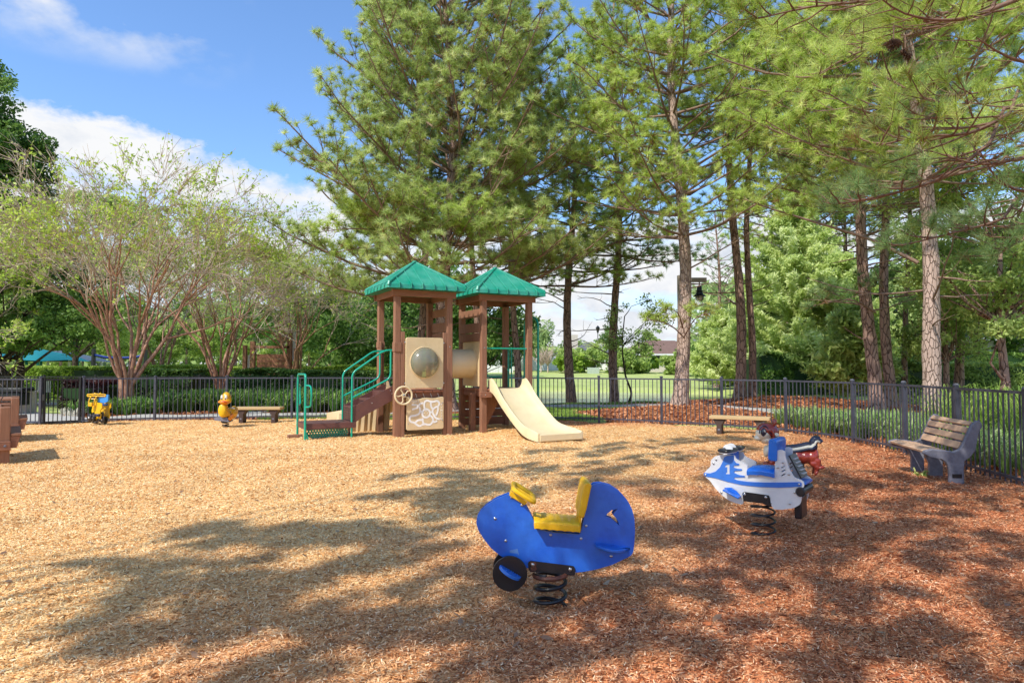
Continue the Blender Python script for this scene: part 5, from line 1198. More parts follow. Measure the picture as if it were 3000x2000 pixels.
# --- unseen pines behind the viewer, boughs laid out to throw the dappled shade
shade_far = lambda: None
def shade_pine(label, x, y, hgt, lo, rad, seed, per=5, nwh=11): pine(label, x, y, hgt, lo, rad, .2, seed, 'needle', 'barkL', per=per, nwh=nwh, dead=0, tm=TM, lat=.4, tscale=1.5, sp=.48, dens=3, group='pines behind the viewer', zb=0)
def guided(label, bx, by, chains, seed, sp=.35, ts=1.32):
    tt = thing('pine_tree', label, 'tree', (bx, by, 0), 0, 'pines behind the viewer'); b0 = Vector((bx, by, 0))
    trunk_mesh(tt, [Vector((0, 0, z)) for z in range(0, 9, 2)], .2, .06, 'barkL', seed=14); pn = Pine(seed); gh = np.random.default_rng(seed+1)
    for ch in chains:
        h_ = max(4.8, (.62*max(G(a, b).y for a, b in ch)+1.5)/1.42+.5)+gh.uniform(0, .7); q_ = [G(a, b)+Vector((-.616, -.70, 1))*h_ for i, (a, b) in enumerate(ch)]
        st_ = Vector((bx, by, h_-1.0)); P = np.array([tuple(Vector(p)-b0) for p in cr([st_+(q_[0]-st_)*.5+Vector((0, 0, -.2))]+q_, 3, False)])
        pn.polys.append((np.array([tuple(st_-b0), tuple(P[0])]), np.array([.035, .025]))); pn.limb(P, .02, dens=4, start=.26, lat=.10, sp=sp)
    pn.mesh(tt, TM, 'needle', tscale=ts)
guided('pine behind the viewer whose boughs throw the leafy blotches on the left and centre chips', -10.5, -4.5, ([(380, 1640), (560, 1578), (620, 1562)], [(590, 1655), (740, 1605), (850, 1568), (905, 1592)], [(820, 1625), (960, 1580), (1030, 1560), (1100, 1592)], [(120, 1742), (300, 1700), (520, 1700), (650, 1690)],
           [(-120, 1930), (200, 1862), (420, 1800), (620, 1750), (770, 1738)], [(150, 1995), (400, 1905), (620, 1842), (860, 1815)], [(1040, 1500), (1180, 1470), (1300, 1445), (1390, 1430)], [(1100, 1425), (1250, 1402), (1420, 1388), (1540, 1368)],
           [(1160, 1560), (1330, 1500), (1500, 1440)], [(820, 1765), (960, 1705), (1110, 1640), (1200, 1610)], [(640, 1960), (900, 1905), (1150, 1845), (1400, 1800)], [(1500, 1350), (1750, 1318), (2000, 1295), (2150, 1285)],
           [(1500, 1430), (1700, 1380), (1950, 1340), (2200, 1315)], [(1200, 1760), (1400, 1700), (1700, 1640)], [(1100, 1990), (1400, 1920), (1750, 1850)]), 61)
guided('pine behind the viewer whose boughs shade the right hand chips', -4.5, -6.5, ([(1650, 1580), (1900, 1570), (2050, 1590)], [(2000, 1700), (2400, 1620), (2800, 1560)], [(1650, 1775), (1900, 1760), (2100, 1730)], [(2450, 1420), (2650, 1430), (2900, 1410)],
           [(2200, 1850), (2600, 1800), (3000, 1740)], [(1700, 1960), (2100, 1900), (2500, 1890)], [(2450, 1560), (2750, 1500), (3050, 1480)], [(2150, 1640), (2350, 1590), (2500, 1560)], [(2500, 1990), (2750, 1930), (3050, 1900)], [(2550, 1680), (2800, 1650), (3050, 1600)]), 71, .42, 1.15)
shade_pine('pine behind the viewer, right one shading the lower right corner', .4, -4.0, 12.0, 4.8, 2.8, 53, 4, 6)
shade_pine('pine to the right of the viewer shading the ground before the bench', 3.2, -1.5, 11, 5.2, 2.6, 55, 4, 5)
shade_pine('tallest pine behind the viewer shading the chips near the fence', -8.4, -4.8, 20, 15.5, 2.6, 56, 5, 5)
# --- crepe myrtles
myrtle('largest crepe myrtle with smooth cinnamon trunk left of the duck rider', X(372, 20.6), 20.6, 8.3, .52, 61, 12, .40)
myrtle('second crepe myrtle behind the duck rider', X(648, 25.5), 25.5, 8.6, .34, 62, 10, .48)
myrtle('grey twiggy crepe myrtle beside the timber wall', X(868, 30), 30, 7.4, .45, 63, 12, .35, gx=.3)
myrtle('small crepe myrtle behind the trunk of the largest one', X(470, 32), 32, 8.0, .45, 64, 7, .9)
myrtle('crepe myrtle with yellow green crown cut by the left edge', X(-120, 24), 24, 7.4, .5, 65, 9, 1.1, gx=.5)
g = np.random.default_rng(71)
# --- dark oaks left
d = 25
cl = [tuple(p) for p in np.concatenate([ell(g, 26, (-1.7, 0, Zt(330, d)), (1.9, 1.9, 2.5), .3), ell(g, 18, (-.2, 0, Zt(430, d)), (1.9, 1.6, 1.3), .3), ell(g, 26, (-1.5, 0, Zt(640, d)), (3.0, 2.2, 2.4), .3), ell(g, 16, (.8, -.5, Zt(930, d)), (2.9, 1.6, 1.0), .2)])]
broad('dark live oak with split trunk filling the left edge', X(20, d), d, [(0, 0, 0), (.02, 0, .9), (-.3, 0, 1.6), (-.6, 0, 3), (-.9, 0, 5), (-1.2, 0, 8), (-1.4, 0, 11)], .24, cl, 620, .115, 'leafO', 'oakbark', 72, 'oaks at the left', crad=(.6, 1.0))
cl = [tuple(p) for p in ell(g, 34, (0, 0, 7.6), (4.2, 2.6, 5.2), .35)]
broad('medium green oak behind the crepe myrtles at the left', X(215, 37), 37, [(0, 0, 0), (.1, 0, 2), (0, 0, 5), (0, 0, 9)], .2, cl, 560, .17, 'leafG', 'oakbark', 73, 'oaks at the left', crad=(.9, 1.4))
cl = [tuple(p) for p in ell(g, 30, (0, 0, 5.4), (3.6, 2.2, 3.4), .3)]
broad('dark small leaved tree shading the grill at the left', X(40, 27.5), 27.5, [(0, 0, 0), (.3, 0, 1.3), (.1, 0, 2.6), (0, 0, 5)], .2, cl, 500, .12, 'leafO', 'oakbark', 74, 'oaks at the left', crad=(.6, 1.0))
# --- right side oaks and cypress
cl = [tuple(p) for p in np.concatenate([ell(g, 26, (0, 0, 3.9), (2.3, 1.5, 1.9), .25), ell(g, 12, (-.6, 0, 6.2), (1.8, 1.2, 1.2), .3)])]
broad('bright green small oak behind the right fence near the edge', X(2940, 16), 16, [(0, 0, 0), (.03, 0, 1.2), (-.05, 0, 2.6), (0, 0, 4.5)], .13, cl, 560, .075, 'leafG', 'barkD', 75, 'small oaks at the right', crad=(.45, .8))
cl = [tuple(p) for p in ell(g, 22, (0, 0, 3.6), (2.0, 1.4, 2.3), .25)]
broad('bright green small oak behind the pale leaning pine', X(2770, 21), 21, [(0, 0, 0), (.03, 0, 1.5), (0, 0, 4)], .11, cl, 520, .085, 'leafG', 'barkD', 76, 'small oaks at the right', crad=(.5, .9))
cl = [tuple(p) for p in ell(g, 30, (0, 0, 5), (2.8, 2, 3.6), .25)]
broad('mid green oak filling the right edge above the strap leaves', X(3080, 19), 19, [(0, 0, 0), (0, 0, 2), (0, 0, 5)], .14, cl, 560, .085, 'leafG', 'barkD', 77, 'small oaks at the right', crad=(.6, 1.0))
def cypress(label, px, d, hgt, rad, seed, m='leafC', group='feathery cypress trees'):
    t = thing('cypress_tree', label, 'tree', (X(px, d), d, hz(X(px, d), d)-.05), 0, group); gg = np.random.default_rng(seed)
    trunk_mesh(t, [Vector((0, 0, z)) for z in np.linspace(0, hgt, 5)], hgt*.014, .02, 'barkD', 8, seed=seed); polys = []; cen = []; var = []
    for i in range(int(hgt*17)):
        z = hgt*(.07+.92*(i/(hgt*17))); f = z/hgt; r = rad*(1-f)**.65*gg.uniform(.75, 1.15)+.1; a = gg.uniform(0, 2*pi); P = curve([0, 0, z], [cos(a), sin(a), .35], r*1.08, 5, gg, .15, .2); polys.append((P, np.linspace(.022, .004, 6)))
        k_ = int(150*r+30); u = gg.uniform(.15, 1.02, k_)*5; ii = np.minimum(u.astype(int), 4); c = P[ii]+(P[ii+1]-P[ii])*(u-ii)[:, None]+gg.normal(0, .13, (k_, 3))*[1, 1, .8]; cen.append(c); var.append(np.clip(gg.normal(.5, .17)+gg.normal(0, .15, k_), 0, 1))
    cen = np.concatenate(cen); V, F = leafquads(cen, .13, gg, elong=2.2); np_obj('crown', V, [F], m, t, np.concatenate(var)); V, F = tubes(polys, 3); np_obj('branches', V, [F], 'twig', t); return t
cypress('largest feathery light green cypress right of the leaning twin pine', 2330, 37, 11, 4.4, 81)
cypress('feathery light green cypress left of the red barked pine', 2470, 34, 7.4, 3.2, 82)
cypress('feathery light green cypress behind the twin pines on the mound', 2225, 41, 7, 2.8, 83)
cypress('feathery light green cypress right of the lamp far behind', 2110, 44, 5.4, 2.4, 84)
cypress('low bright green cypress beside the two dark trunks', 2500, 23.5, 3.4, 1.5, 85, 'leafG')
# bare small tree by the pond
d = 26.5; cl = [tuple(p) for p in ell(g, 12, (.3, 0, 3.3), (1.3, .9, 1.3), .4)]
broad('small half bare tree growing at the pond edge', X(1838, d), d, [(0, 0, 0), (.15, 0, .5), (-.1, 0, 1.3), (-.2, 0, 2.4), (-.1, 0, 3.6)], .05, cl, 130, .08, 'leafG', 'oakbark', 86, None, name='small_tree', crad=(.4, .7), r1=.02)
t_ = Pine(87)
# palms and shrubs across the pond
def palm(label, px, d, hgt, seed):
    x = X(px, d); t = thing('palm_tree', label, 'palm', (x, d, hz(x, d)-.1), 0, 'palms across the pond'); gg = np.random.default_rng(seed); trunk_mesh(t, [Vector((0, 0, z)) for z in np.linspace(0, hgt, 4)], .22, .17, 'barkL', 8, 1.2, seed); P = []; 
    Vs = []; n_ = 0
    for i in range(30):
        a = gg.uniform(0, 2*pi); el = gg.uniform(-.5, 1.2); c = curve([0, 0, hgt], [cos(a)*cos(el), sin(a)*cos(el), sin(el)], gg.uniform(1.2, 1.7), 6, gg, -.9, .05); P.append((c, np.full(7, .02)))
        for j in range(1, 7):
            for s_ in (-1, 1):
                for _ in range(3):
                    t_v = c[j]-c[j-1]; t_v /= np.linalg.norm(t_v); sd = np.cross(t_v, [0, 0, 1]); sd /= max(np.linalg.norm(sd), 1e-5); o_ = c[j]-t_v*gg.uniform(0, .25); e = o_+sd*s_*.5+t_v*.3+np.array([0, 0, -.15]); Vs += [o_-t_v*.04, o_+t_v*.04, e]
    V = np.array(Vs); np_obj('fronds', V, [np.arange(len(V)).reshape(-1, 3)], 'needleY', t, gg.uniform(.2, .9, len(V)//3)); V, F = tubes(P, 3); np_obj('frond_stems', V, [F], 'limb', t)
palm('palm with round crown left of the small tree across the pond', 1742, 86, 3.2, 91); palm('palm in front of the round shrubs across the pond', 1655, 88, 2.4, 92)
far = [(1560, 102, 4.6, 2.6, 'leafG', 'pale green small tree behind the climbing arch across the pond'), (1620, 105, 7.5, 5.5, 'farleaf', 'wide tree behind the white vinyl fence'), (1668, 84, 2.4, 2.0, 'leafH', 'rounded shrub left of the two palms'), (1712, 86, 3.3, 3.0, 'leafG', 'large rounded shrub between the first pines'),
       (1830, 82, 4.4, 3.4, 'leafG', 'bushy tree right of the second pine across the pond'), (1890, 84, 2.0, 1.8, 'leafH', 'low shrub in front of the pale house'), (1970, 78, 2.4, 1.5, 'leafG', 'bushy shrub left of the thick pine across the pond'), (2075, 62, 3.6, 2.4, 'leafO', 'dark shrubby tree right of the lamp across the pond'), (2130, 50, 2.4, 2.0, 'leafG', 'bright green bush left of the mulch mound'), (2040, 74, 4.6, 2.4, 'farleaf', 'grey green tree behind the lamp'),
       (1425, 70, 7.2, 3.6, 'leafO', 'dark tree behind the right tower'), (1500, 92, 8.5, 5.0, 'farleaf', 'pale distant tree between tower and climbing arch'), (1110, 36, 7.0, 3.4, 'leafO', 'dark evergreen behind the left tower'), (1260, 34, 7.8, 3.6, 'leafO', 'dark evergreen tree filling the gap between tower posts'), (1000, 38, 6.0, 3.2, 'leafO', 'dark shrubby tree left of the left tower'), (1390, 33, 6.6, 2.6, 'leafO', 'dark evergreen seen through the right tower')]
for i, (px, d, h_, r_, m_, lb) in enumerate(far):
    cl = [tuple(p) for p in ell(g, 16, (0, 0, h_*.56), (r_, r_*.7, h_*.46), .25)]; sc_ = .10+d*.0022
    broad(lb, X(px, d), d, [(0, 0, 0), (0, 0, h_*.3), (0, 0, h_*.6)], .12, cl, 340, sc_, m_, 'oakbark', 100+i, 'trees and shrubs in the distance', crad=(r_*.32, r_*.5), twigs=0)
for i, (px, h_) in enumerate(((1605, 3.0), (1585, 2.4))):
    t = thing('bare_tree', ['small leafless ornamental tree before the white vinyl fence', 'second leafless ornamental tree left of its taller twin'][i], 'tree', (X(px, 86), 86, hz(X(px, 86), 86)), 0, 'leafless ornamental trees'); gg = np.random.default_rng(i); P = []
    for j in range(46): P.append((curve([0, 0, .9], [gg.normal(0, .42), gg.normal(0, .42), 1], h_*gg.uniform(.6, 1), 4, gg, .1, .3), np.linspace(.05, .02, 5)))
    V, F = tubes(P, 3); np_obj('branches', V, [F], 'twig', t); V, F = tubes([(np.array([[0, 0, 0], [0, 0, .5], [0, 0, 1.0]]), np.array([.1, .09, .08]))], 6); np_obj('trunk', V, [F], 'twig', t)
# --- row of woodland trees along the horizon: individuals with shared meshes
protos = []
for i, (h_, r_, m_) in enumerate(((11, 3.6, 'leafG'), (13, 4.0, 'farleaf'), (9, 3.2, 'leafG'), (12, 3.4, 'leafO'))):
    cl = [tuple(p) for p in ell(g, 20, (0, 0, h_*.55), (r_, r_*.8, h_*.42), .2)]
    protos.append(broad('', 0, 60, [(0, 0, 0), (.1, 0, h_*.3), (0, 0, h_*.75)], .2, cl, 330, .28, m_, 'barkD', 200+i, 'woodland trees on the horizon', crad=(1.2, 1.9), twigs=0, name='woodland_tree', zb=0))
def copy_tree(o, loc, rz, s_, label):
    c = o.copy(); COL.objects.link(c); c.location = loc; c.rotation_euler = (0, 0, rz); c.scale = (s_, s_, s_); c['label'] = label
    for ch in o.children: d_ = ch.copy(); COL.objects.link(d_); d_.parent = c
    return c
wd = [(20, 62), (110, 70), (175, 58), (240, 75), (330, 66), (395, 80), (470, 70), (545, 84), (610, 72), (690, 88), (760, 74), (820, 64), (905, 70), (965, 82), (1050, 60), (1150, 66), (1230, 90), (1330, 72), (-60, 60), (2060, 120), (2260, 60), (2390, 46), (2440, 60), (2560, 44), (2640, 50), (2700, 40), (2780, 52), (2860, 38), (2950, 46), (3020, 34), (3120, 44), (1790, 130), (1900, 128), (1450, 125), (1690, 128)]
kinds = ['bright leafy', 'grey green leafy', 'low bright leafy', 'dark leafy']; gl = np.random.default_rng(5)
where = lambda px: ('at the far left edge' if px < 60 else 'behind the shade canopies' if px < 200 else 'behind the volleyball net' if px < 300 else 'behind the largest crepe myrtle' if px < 500 else 'behind the second crepe myrtle' if px < 700 else 'behind the timber wall' if px < 900 else 'left of the stairs' if px < 1100 else 'behind the left tower' if px < 1400 else 'beyond the houses' if px < 2100 else 'behind the cypresses' if px < 2500 else 'behind the red barked pines' if px < 2720 else 'behind the bench' if px < 2900 else 'at the right edge')
dist = lambda d: 'nearest' if d < 50 else 'nearer' if d < 66 else 'farther' if d < 80 else 'very distant' if d < 100 else 'most distant'
used = {}
for i, (px, d) in enumerate(wd):
    j = i % 4; s_ = gl.uniform(.75, 1.1)*(.95 if px < 1400 else .8 if px < 2100 else .9); lb = f'{dist(d)} {kinds[j]} woodland tree {where(px)}'
    n_ = used.get(lb, 0); used[lb] = n_+1
    if n_: lb = lb.replace('woodland tree', 'woodland tree, right one of its pair,')
    loc = (X(px, d), d, hz(X(px, d), d)-.1)
    if i < 4: o_ = protos[i]; j = i; o_.location = loc; o_.scale = (s_,)*3; o_['label'] = f'{dist(d)} {kinds[j]} woodland tree {where(px)}' if n_ == 0 else lb
    else: copy_tree(protos[j], loc, gl.uniform(0, 6.28), s_, lb)
# --- far thicket along the horizon
def thicket(label, x0, x1, d0, d1, h_, n, m, lsz, seed):
    gg = np.random.default_rng(seed); x = gg.uniform(x0, x1, n); y = gg.uniform(d0, d1, n); top = h_*(.65+.7*vnoise(x, y*0, 6, seed)); z = top*gg.random(n)**.7+H(x, y); V, F = leafquads(np.stack([x, y, z], 1), lsz, gg)
    o = np_obj('far_thicket', V, [F], m, None, np.clip(gg.normal(.4, .15, n)+(vnoise(x, z, 2.0, 7)-.5)*.8, 0, 1)); tag(o, label, 'thicket', kind='stuff')
thicket('distant green thicket closing the horizon at the left', -95, -4, 96, 104, 9, 26000, 'farleaf', .75, 401)
thicket('distant green thicket behind the right hand trees', 18, 95, 60, 66, 8, 20000, 'farleaf', .55, 402)
# --- hedges
def hedge(label, x0, x1, y0, y1, h_, n, m, lsz, seed, name='clipped_hedge', grp='hedges'):
    t = thing(name, label, 'hedge', ((x0+x1)/2, y0, 0), 0, grp); gg = np.random.default_rng(seed); cx = (x0+x1)/2
    u = gg.uniform(x0, x1, n); k_ = gg.random(n); f = gg.random(n)
    dep = (y1-y0); top = k_ < .45; y = np.where(top, y0+dep*f, y0+np.abs(gg.normal(0, .08, n))); hh = h_*(1+.07*(vnoise(u, y*0, 1.3, seed)-.5)*2)
    z = np.where(top, hh-np.abs(gg.normal(0, .05, n)), hh*f); y = y+vnoise(u, z*2, .6, seed+1)*.25; y = y+np.where(top, 0, (z/h_-.5)**2*.3)
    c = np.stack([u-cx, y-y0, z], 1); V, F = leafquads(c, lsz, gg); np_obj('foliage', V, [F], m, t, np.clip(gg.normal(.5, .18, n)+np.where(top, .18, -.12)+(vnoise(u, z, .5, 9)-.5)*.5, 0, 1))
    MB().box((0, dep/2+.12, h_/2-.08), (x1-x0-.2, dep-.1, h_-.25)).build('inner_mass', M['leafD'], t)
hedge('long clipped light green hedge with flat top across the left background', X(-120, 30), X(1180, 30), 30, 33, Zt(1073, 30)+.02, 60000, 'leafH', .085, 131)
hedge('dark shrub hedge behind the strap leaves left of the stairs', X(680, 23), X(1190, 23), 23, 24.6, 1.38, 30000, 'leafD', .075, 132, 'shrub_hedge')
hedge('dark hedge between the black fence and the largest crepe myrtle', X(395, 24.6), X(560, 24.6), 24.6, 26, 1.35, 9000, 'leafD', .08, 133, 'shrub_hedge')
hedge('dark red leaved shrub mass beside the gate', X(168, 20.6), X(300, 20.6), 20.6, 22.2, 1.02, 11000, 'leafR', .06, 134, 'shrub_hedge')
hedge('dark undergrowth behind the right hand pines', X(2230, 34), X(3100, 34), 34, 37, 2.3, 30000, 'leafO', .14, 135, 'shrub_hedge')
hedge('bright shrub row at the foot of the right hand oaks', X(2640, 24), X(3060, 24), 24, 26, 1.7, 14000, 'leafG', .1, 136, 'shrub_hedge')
# --- strap-leaved clumps
def clumps(label, pts, n, L, w, seed, kind=None, m='strap', name='strap_leaf_plants', cat='ground cover'):
    gg = np.random.default_rng(seed); P = np.array([(x, y, hz(x, y)-.02) for x, y in pts]); V, Fs, v = strapclump(P, gg, n, L, w); o = np_obj(name, V, Fs, m, None, v); tag(o, label, cat, None, kind); return o
gg = np.random.default_rng(141)
def scatter(n, f, lo, hi):
    out = []
    while len(out) < n:
        px = gg.uniform(lo, hi); d = f(px)+gg.uniform(0, 1); out.append((X(px, d), d))
    return out
clumps('dark green strap leaved border plants behind the left fence', scatter(120, lambda p: 20.6+gg.uniform(0, 1.2), 480, 1130), 46, .85, .03, 142, 'stuff', 'strapD')
clumps('strap leaved border plants left of the largest crepe myrtle', scatter(34, lambda p: 19.3+gg.uniform(0, .8), 205, 465), 40, .62, .028, 143, 'stuff', 'strapD')
right = [(gg.uniform(7.0, 9.6), gg.uniform(7.2, 15.5)) for _ in range(330)]; right = [p for p in right if p[0] > 7.15+max(0, p[1]-13)*-.0]
clumps('light green strap leaved ground cover outside the right fence', right, 40, .62, .016, 144, 'stuff')
clumps('light green strap leaved plants beside the curved path right', [(gg.uniform(6.7, 8.0), gg.uniform(13.6, 17)) for _ in range(60)], 40, .58, .018, 145, 'stuff')
clumps('tall ornamental grass behind the fence at the right edge', [(gg.uniform(8.4, 11.5), gg.uniform(9.6, 13.2)) for _ in range(60)], 60, 1.35, .016, 146, 'stuff', 'grass', 'ornamental_grass')
t = clumps('small green weed growing under the park bench', [(5.50, 8.9), (5.46, 8.8)], 9, .16, .03, 147, None, 'leafG', 'weed', 'plant')
c_ = scatter(16, lambda p: 19.2, 190, 240); o_ = clumps('white flowering low plants beside the gate', c_, 12, .35, .02, 148, 'stuff', 'cream', 'flowering_plants')
# ragged lawn blades
P = []
while len(P) < 2600:
    x, y = gg.uniform(-7, 5), gg.uniform(18.7, 22.3)
    P.append((x, y))
# ============================================================ ground
PATH1 = [(-22, 20.5), (-17, 20.0), (-14.3, 19.0), (-12.4, 17.9), (-10.8, 18.9), (-8.6, 19.6), (-6, 20.2), (-3, 21.6), (0, 23.4), (2.2, 24.3), (4.6, 23.6), (6.4, 21.6), (8.4, 19.8), (10.6, 18.4), (13.5, 16.6)]
PATH2 = [(-8.6, 19.7), (-8.2, 21.5), (-8.8, 24)]
PATH0 = [(-11.65, 16.95), (-12.4, 17.9), (-14.3, 19.6), (-17, 21.6)]
def pdist(x, y, path):
    d = np.full(np.shape(x), 1e9)
    for (a, b), (c, e) in zip(path[:-1], path[1:]):
        t = np.clip(((x-a)*(c-a)+(y-b)*(e-b))/((c-a)**2+(e-b)**2), 0, 1); d = np.minimum(d, np.hypot(x-a-t*(c-a), y-b-t*(e-b)))
    return d
SM1 = [tuple(v) for v in cr([(a, b, 0) for a, b in PATH1], 5, False)]; SM1 = [(a, b) for a, b, _ in SM1]
xs = np.concatenate([-np.geomspace(900, 45, 20), np.arange(-42, -18, .6), np.arange(-18, 14, .22), np.arange(14, 42, .6), np.geomspace(45, 900, 20)])
ys = np.concatenate([-np.geomspace(200, 16, 8), np.arange(-14, 30, .22), np.arange(30, 60, .5), np.arange(60, 120, 2.5), np.geomspace(125, 2500, 18)])
XX, YY = np.meshgrid(xs, ys); ZZ = H(XX, YY)
def mulch(x, y):
    n = (vnoise(x, y, .7, 21)-.5)*.6
    d_ = pdist(x, y, SM1); out = ~inpoly(x, y, POLY)
    bed = (x < -1.2) & (y < 25.5) & (x > -14)
    left_bed = bed & (y > 17) & ~((x > -7.2) & (y < 20.15+n*.3) & (y > 18.4) & (x < 0.2))
    r_bed = (x > 5.9+n) & (x < 14) & (y < 27)
    m1 = np.exp(-((x-5.2)/3.0)**2-((y-20.4)/2.5)**2) > .30+n*.2
    m2 = np.exp(-((x-9.2)/4.4)**2-((y-23.6)/2.8)**2) > .25+n*.2
    m3 = (np.exp(-((x-2.0)/3.0)**2-((y-27.2)/1.1)**2) > .3+n*.2) | (np.exp(-((x+1.9)/2.6)**2-((y-26.4)/1.6)**2) > .3+n*.2)
    front = (y > 17) & (y < 19.4+n*.6) & (x > 2.6+n*2) & (x < 6)
    return (left_bed | r_bed | m1 | m2 | m3 | front).astype(float)
mk = mulch(XX, YY)
nY, nX = XX.shape; idx = np.arange(nX*nY).reshape(nY, nX); F = np.stack([idx[:-1, :-1], idx[:-1, 1:], idx[1:, 1:], idx[1:, :-1]], -1).reshape(-1, 4)
def ground_mat():
    m = bpy.data.materials.new('lawn_and_bark_mulch'); t = nt(m); n = N(t); v = coords(n, 'Object')
    a = n('ShaderNodeAttribute', _attribute_name='mulch'); n1 = n('ShaderNodeTexNoise', Vector=v, Scale=.5, Detail=8.0, Roughness=.7); n2 = n('ShaderNodeTexNoise', Vector=v, Scale=22.0, Detail=6.0, Roughness=.75)
    vo = n('ShaderNodeTexVoronoi', Vector=v, Scale=26.0); vo.inputs['Randomness'].default_value = 1
    gcol = n.ramp(n1.outputs['Fac'], [(.3, (.34, .42, .12)), (.5, (.48, .54, .19)), (.7, (.62, .62, .28))])
    gcol = n.mix(n.ramp(n2.outputs['Fac'], [(.35, 0.0), (.7, .5)]), gcol, (.18, .28, .05))
    mc = n.ramp(vo.outputs['Color'], [(0, (.15, .045, .02)), (.5, (.42, .15, .06)), (1, (.64, .31, .15))]); mc = n.mix(n.ramp(n2.outputs['Fac'], [(.3, .55), (.6, 0.0)]), mc, (.07, .02, .01))
    col = n.mix(n.ramp(n.math('ADD', a.outputs['Fac'], n.math('MULTIPLY', n.math('SUBTRACT', n2.outputs['Fac'], .5), .8)), [(.42, 0.0), (.58, 1.0)]), gcol, mc)
    P = n('ShaderNodeBsdfPrincipled', Roughness=.95); n.link(col, P.inputs['Base Color']); P.inputs['Specular IOR Level'].default_value = .1
    b = n('ShaderNodeBump', Strength=.8, Distance=.04, Height=n2.outputs['Fac']); n.link(b.outputs[0], P.inputs['Normal']); n('ShaderNodeOutputMaterial', Surface=P.outputs[0]); return m
gd = np_obj('ground', np.stack([XX.ravel(), YY.ravel(), ZZ.ravel()-.12*inpoly(XX, YY, POLY).ravel()], 1), [F], ground_mat(), None, smooth=True); tag(gd, 'lawn and bark mulch ground sheet', 'ground', kind='structure')
at = gd.data.attributes.new('mulch', 'FLOAT', 'POINT'); at.data.foreach_set('value', mk.ravel().astype(np.float32))
# wood-chip surface inside the fence
gx = np.arange(-17, 8, .11); gy = np.arange(-9.5, 19.2, .11); AX, AY = np.meshgrid(gx, gy); ins = inpoly(AX, AY, POLY)
def nearpoly(x, y, m_): # grow slightly
    o = inpoly(x, y, POLY)
    for dx_, dy_ in ((m_, 0), (-m_, 0), (0, m_), (0, -m_)): o = o | inpoly(x+dx_, y+dy_, POLY)
    return o
ing = nearpoly(AX, AY, .06); AZ = H(AX, AY)+.008+(vnoise(AX, AY, .23, 31)-.5)*.014
mound = lambda x, y, cx, cy, r, a: a*np.exp(-((x-cx)**2+(y-cy)**2)/r**2)
def pit(x, y):
    z = 0
    for (cx, cy) in (BR, JR, CR): z = z-.05*np.exp(-((x-cx)**2+(y-cy)**2)/.2**2)+.035*np.exp(-(np.hypot(x-cx, y-cy)-.36)**2/.12**2)
    return z+mound(x, y, 5.15, 8.7, .35, .05)
AZ = AZ+pit(AX, AY)
nY, nX = AX.shape; idx = np.arange(nX*nY).reshape(nY, nX); F = np.stack([idx[:-1, :-1], idx[:-1, 1:], idx[1:, 1:], idx[1:, :-1]], -1).reshape(-1, 4); fm = ing.ravel()[F].all(1); F = F[fm]
usedv = np.unique(F); remap = np.full(nX*nY, -1); remap[usedv] = np.arange(len(usedv)); F = remap[F]; V = np.stack([AX.ravel(), AY.ravel(), AZ.ravel()], 1)[usedv]
CH = {'light': None}
def redness(n, v):   # red straw on the right, plus the tree shade's red-brown painted past its edge
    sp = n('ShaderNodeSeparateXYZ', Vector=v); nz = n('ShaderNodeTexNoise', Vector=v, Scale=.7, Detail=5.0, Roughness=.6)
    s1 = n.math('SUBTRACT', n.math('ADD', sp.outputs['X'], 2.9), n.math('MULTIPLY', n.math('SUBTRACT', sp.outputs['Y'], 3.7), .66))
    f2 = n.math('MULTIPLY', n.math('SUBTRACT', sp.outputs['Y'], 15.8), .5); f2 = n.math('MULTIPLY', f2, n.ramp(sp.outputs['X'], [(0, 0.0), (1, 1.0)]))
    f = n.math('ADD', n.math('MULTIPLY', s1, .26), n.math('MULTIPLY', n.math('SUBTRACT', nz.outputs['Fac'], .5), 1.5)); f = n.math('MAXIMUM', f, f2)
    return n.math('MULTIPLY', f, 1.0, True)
def chip_mat(name, attr):
    m = bpy.data.materials.new(name); t = nt(m); n = N(t); v = coords(n, 'Object')
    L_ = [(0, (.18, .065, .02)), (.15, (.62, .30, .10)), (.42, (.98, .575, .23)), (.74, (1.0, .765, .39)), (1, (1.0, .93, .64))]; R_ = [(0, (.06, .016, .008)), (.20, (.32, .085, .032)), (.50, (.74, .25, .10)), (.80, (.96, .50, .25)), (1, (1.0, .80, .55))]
    if attr: f = n('ShaderNodeAttribute', _attribute_name='var').outputs['Fac']
    else:
        mp = n('ShaderNodeMapping', Vector=v); mp.inputs['Scale'].default_value = (1, 1.8, 1); nw = n('ShaderNodeTexNoise', Vector=v, Scale=9.0, Detail=3.0)
        vo = n('ShaderNodeTexVoronoi', Scale=34.0); n.link(n.mix(.06, mp.outputs[0], nw.outputs['Color']), vo.inputs['Vector']); f = n.math('MULTIPLY', vo.outputs['Color'], 1.0)
        f = n.ramp(f, [(0, 0.0), (.8, .85)])
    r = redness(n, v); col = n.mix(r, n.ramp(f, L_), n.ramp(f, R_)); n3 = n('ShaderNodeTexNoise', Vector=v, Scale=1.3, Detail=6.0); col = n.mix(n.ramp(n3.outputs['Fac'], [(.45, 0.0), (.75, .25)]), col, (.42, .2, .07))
    P = n('ShaderNodeBsdfPrincipled', Roughness=.85); n.link(col, P.inputs['Base Color']); P.inputs['Specular IOR Level'].default_value = .2
    if not attr: n.link(n.mix(1.0, col, (.86, .78, .70), 'MULTIPLY'), P.inputs['Base Color']); b = n('ShaderNodeBump', Strength=.7, Distance=.02, Height=f); n.link(b.outputs[0], P.inputs['Normal'])  # bed colour darkened so the gaps between chips look shaded
    n('ShaderNodeOutputMaterial', Surface=P.outputs[0]); return m
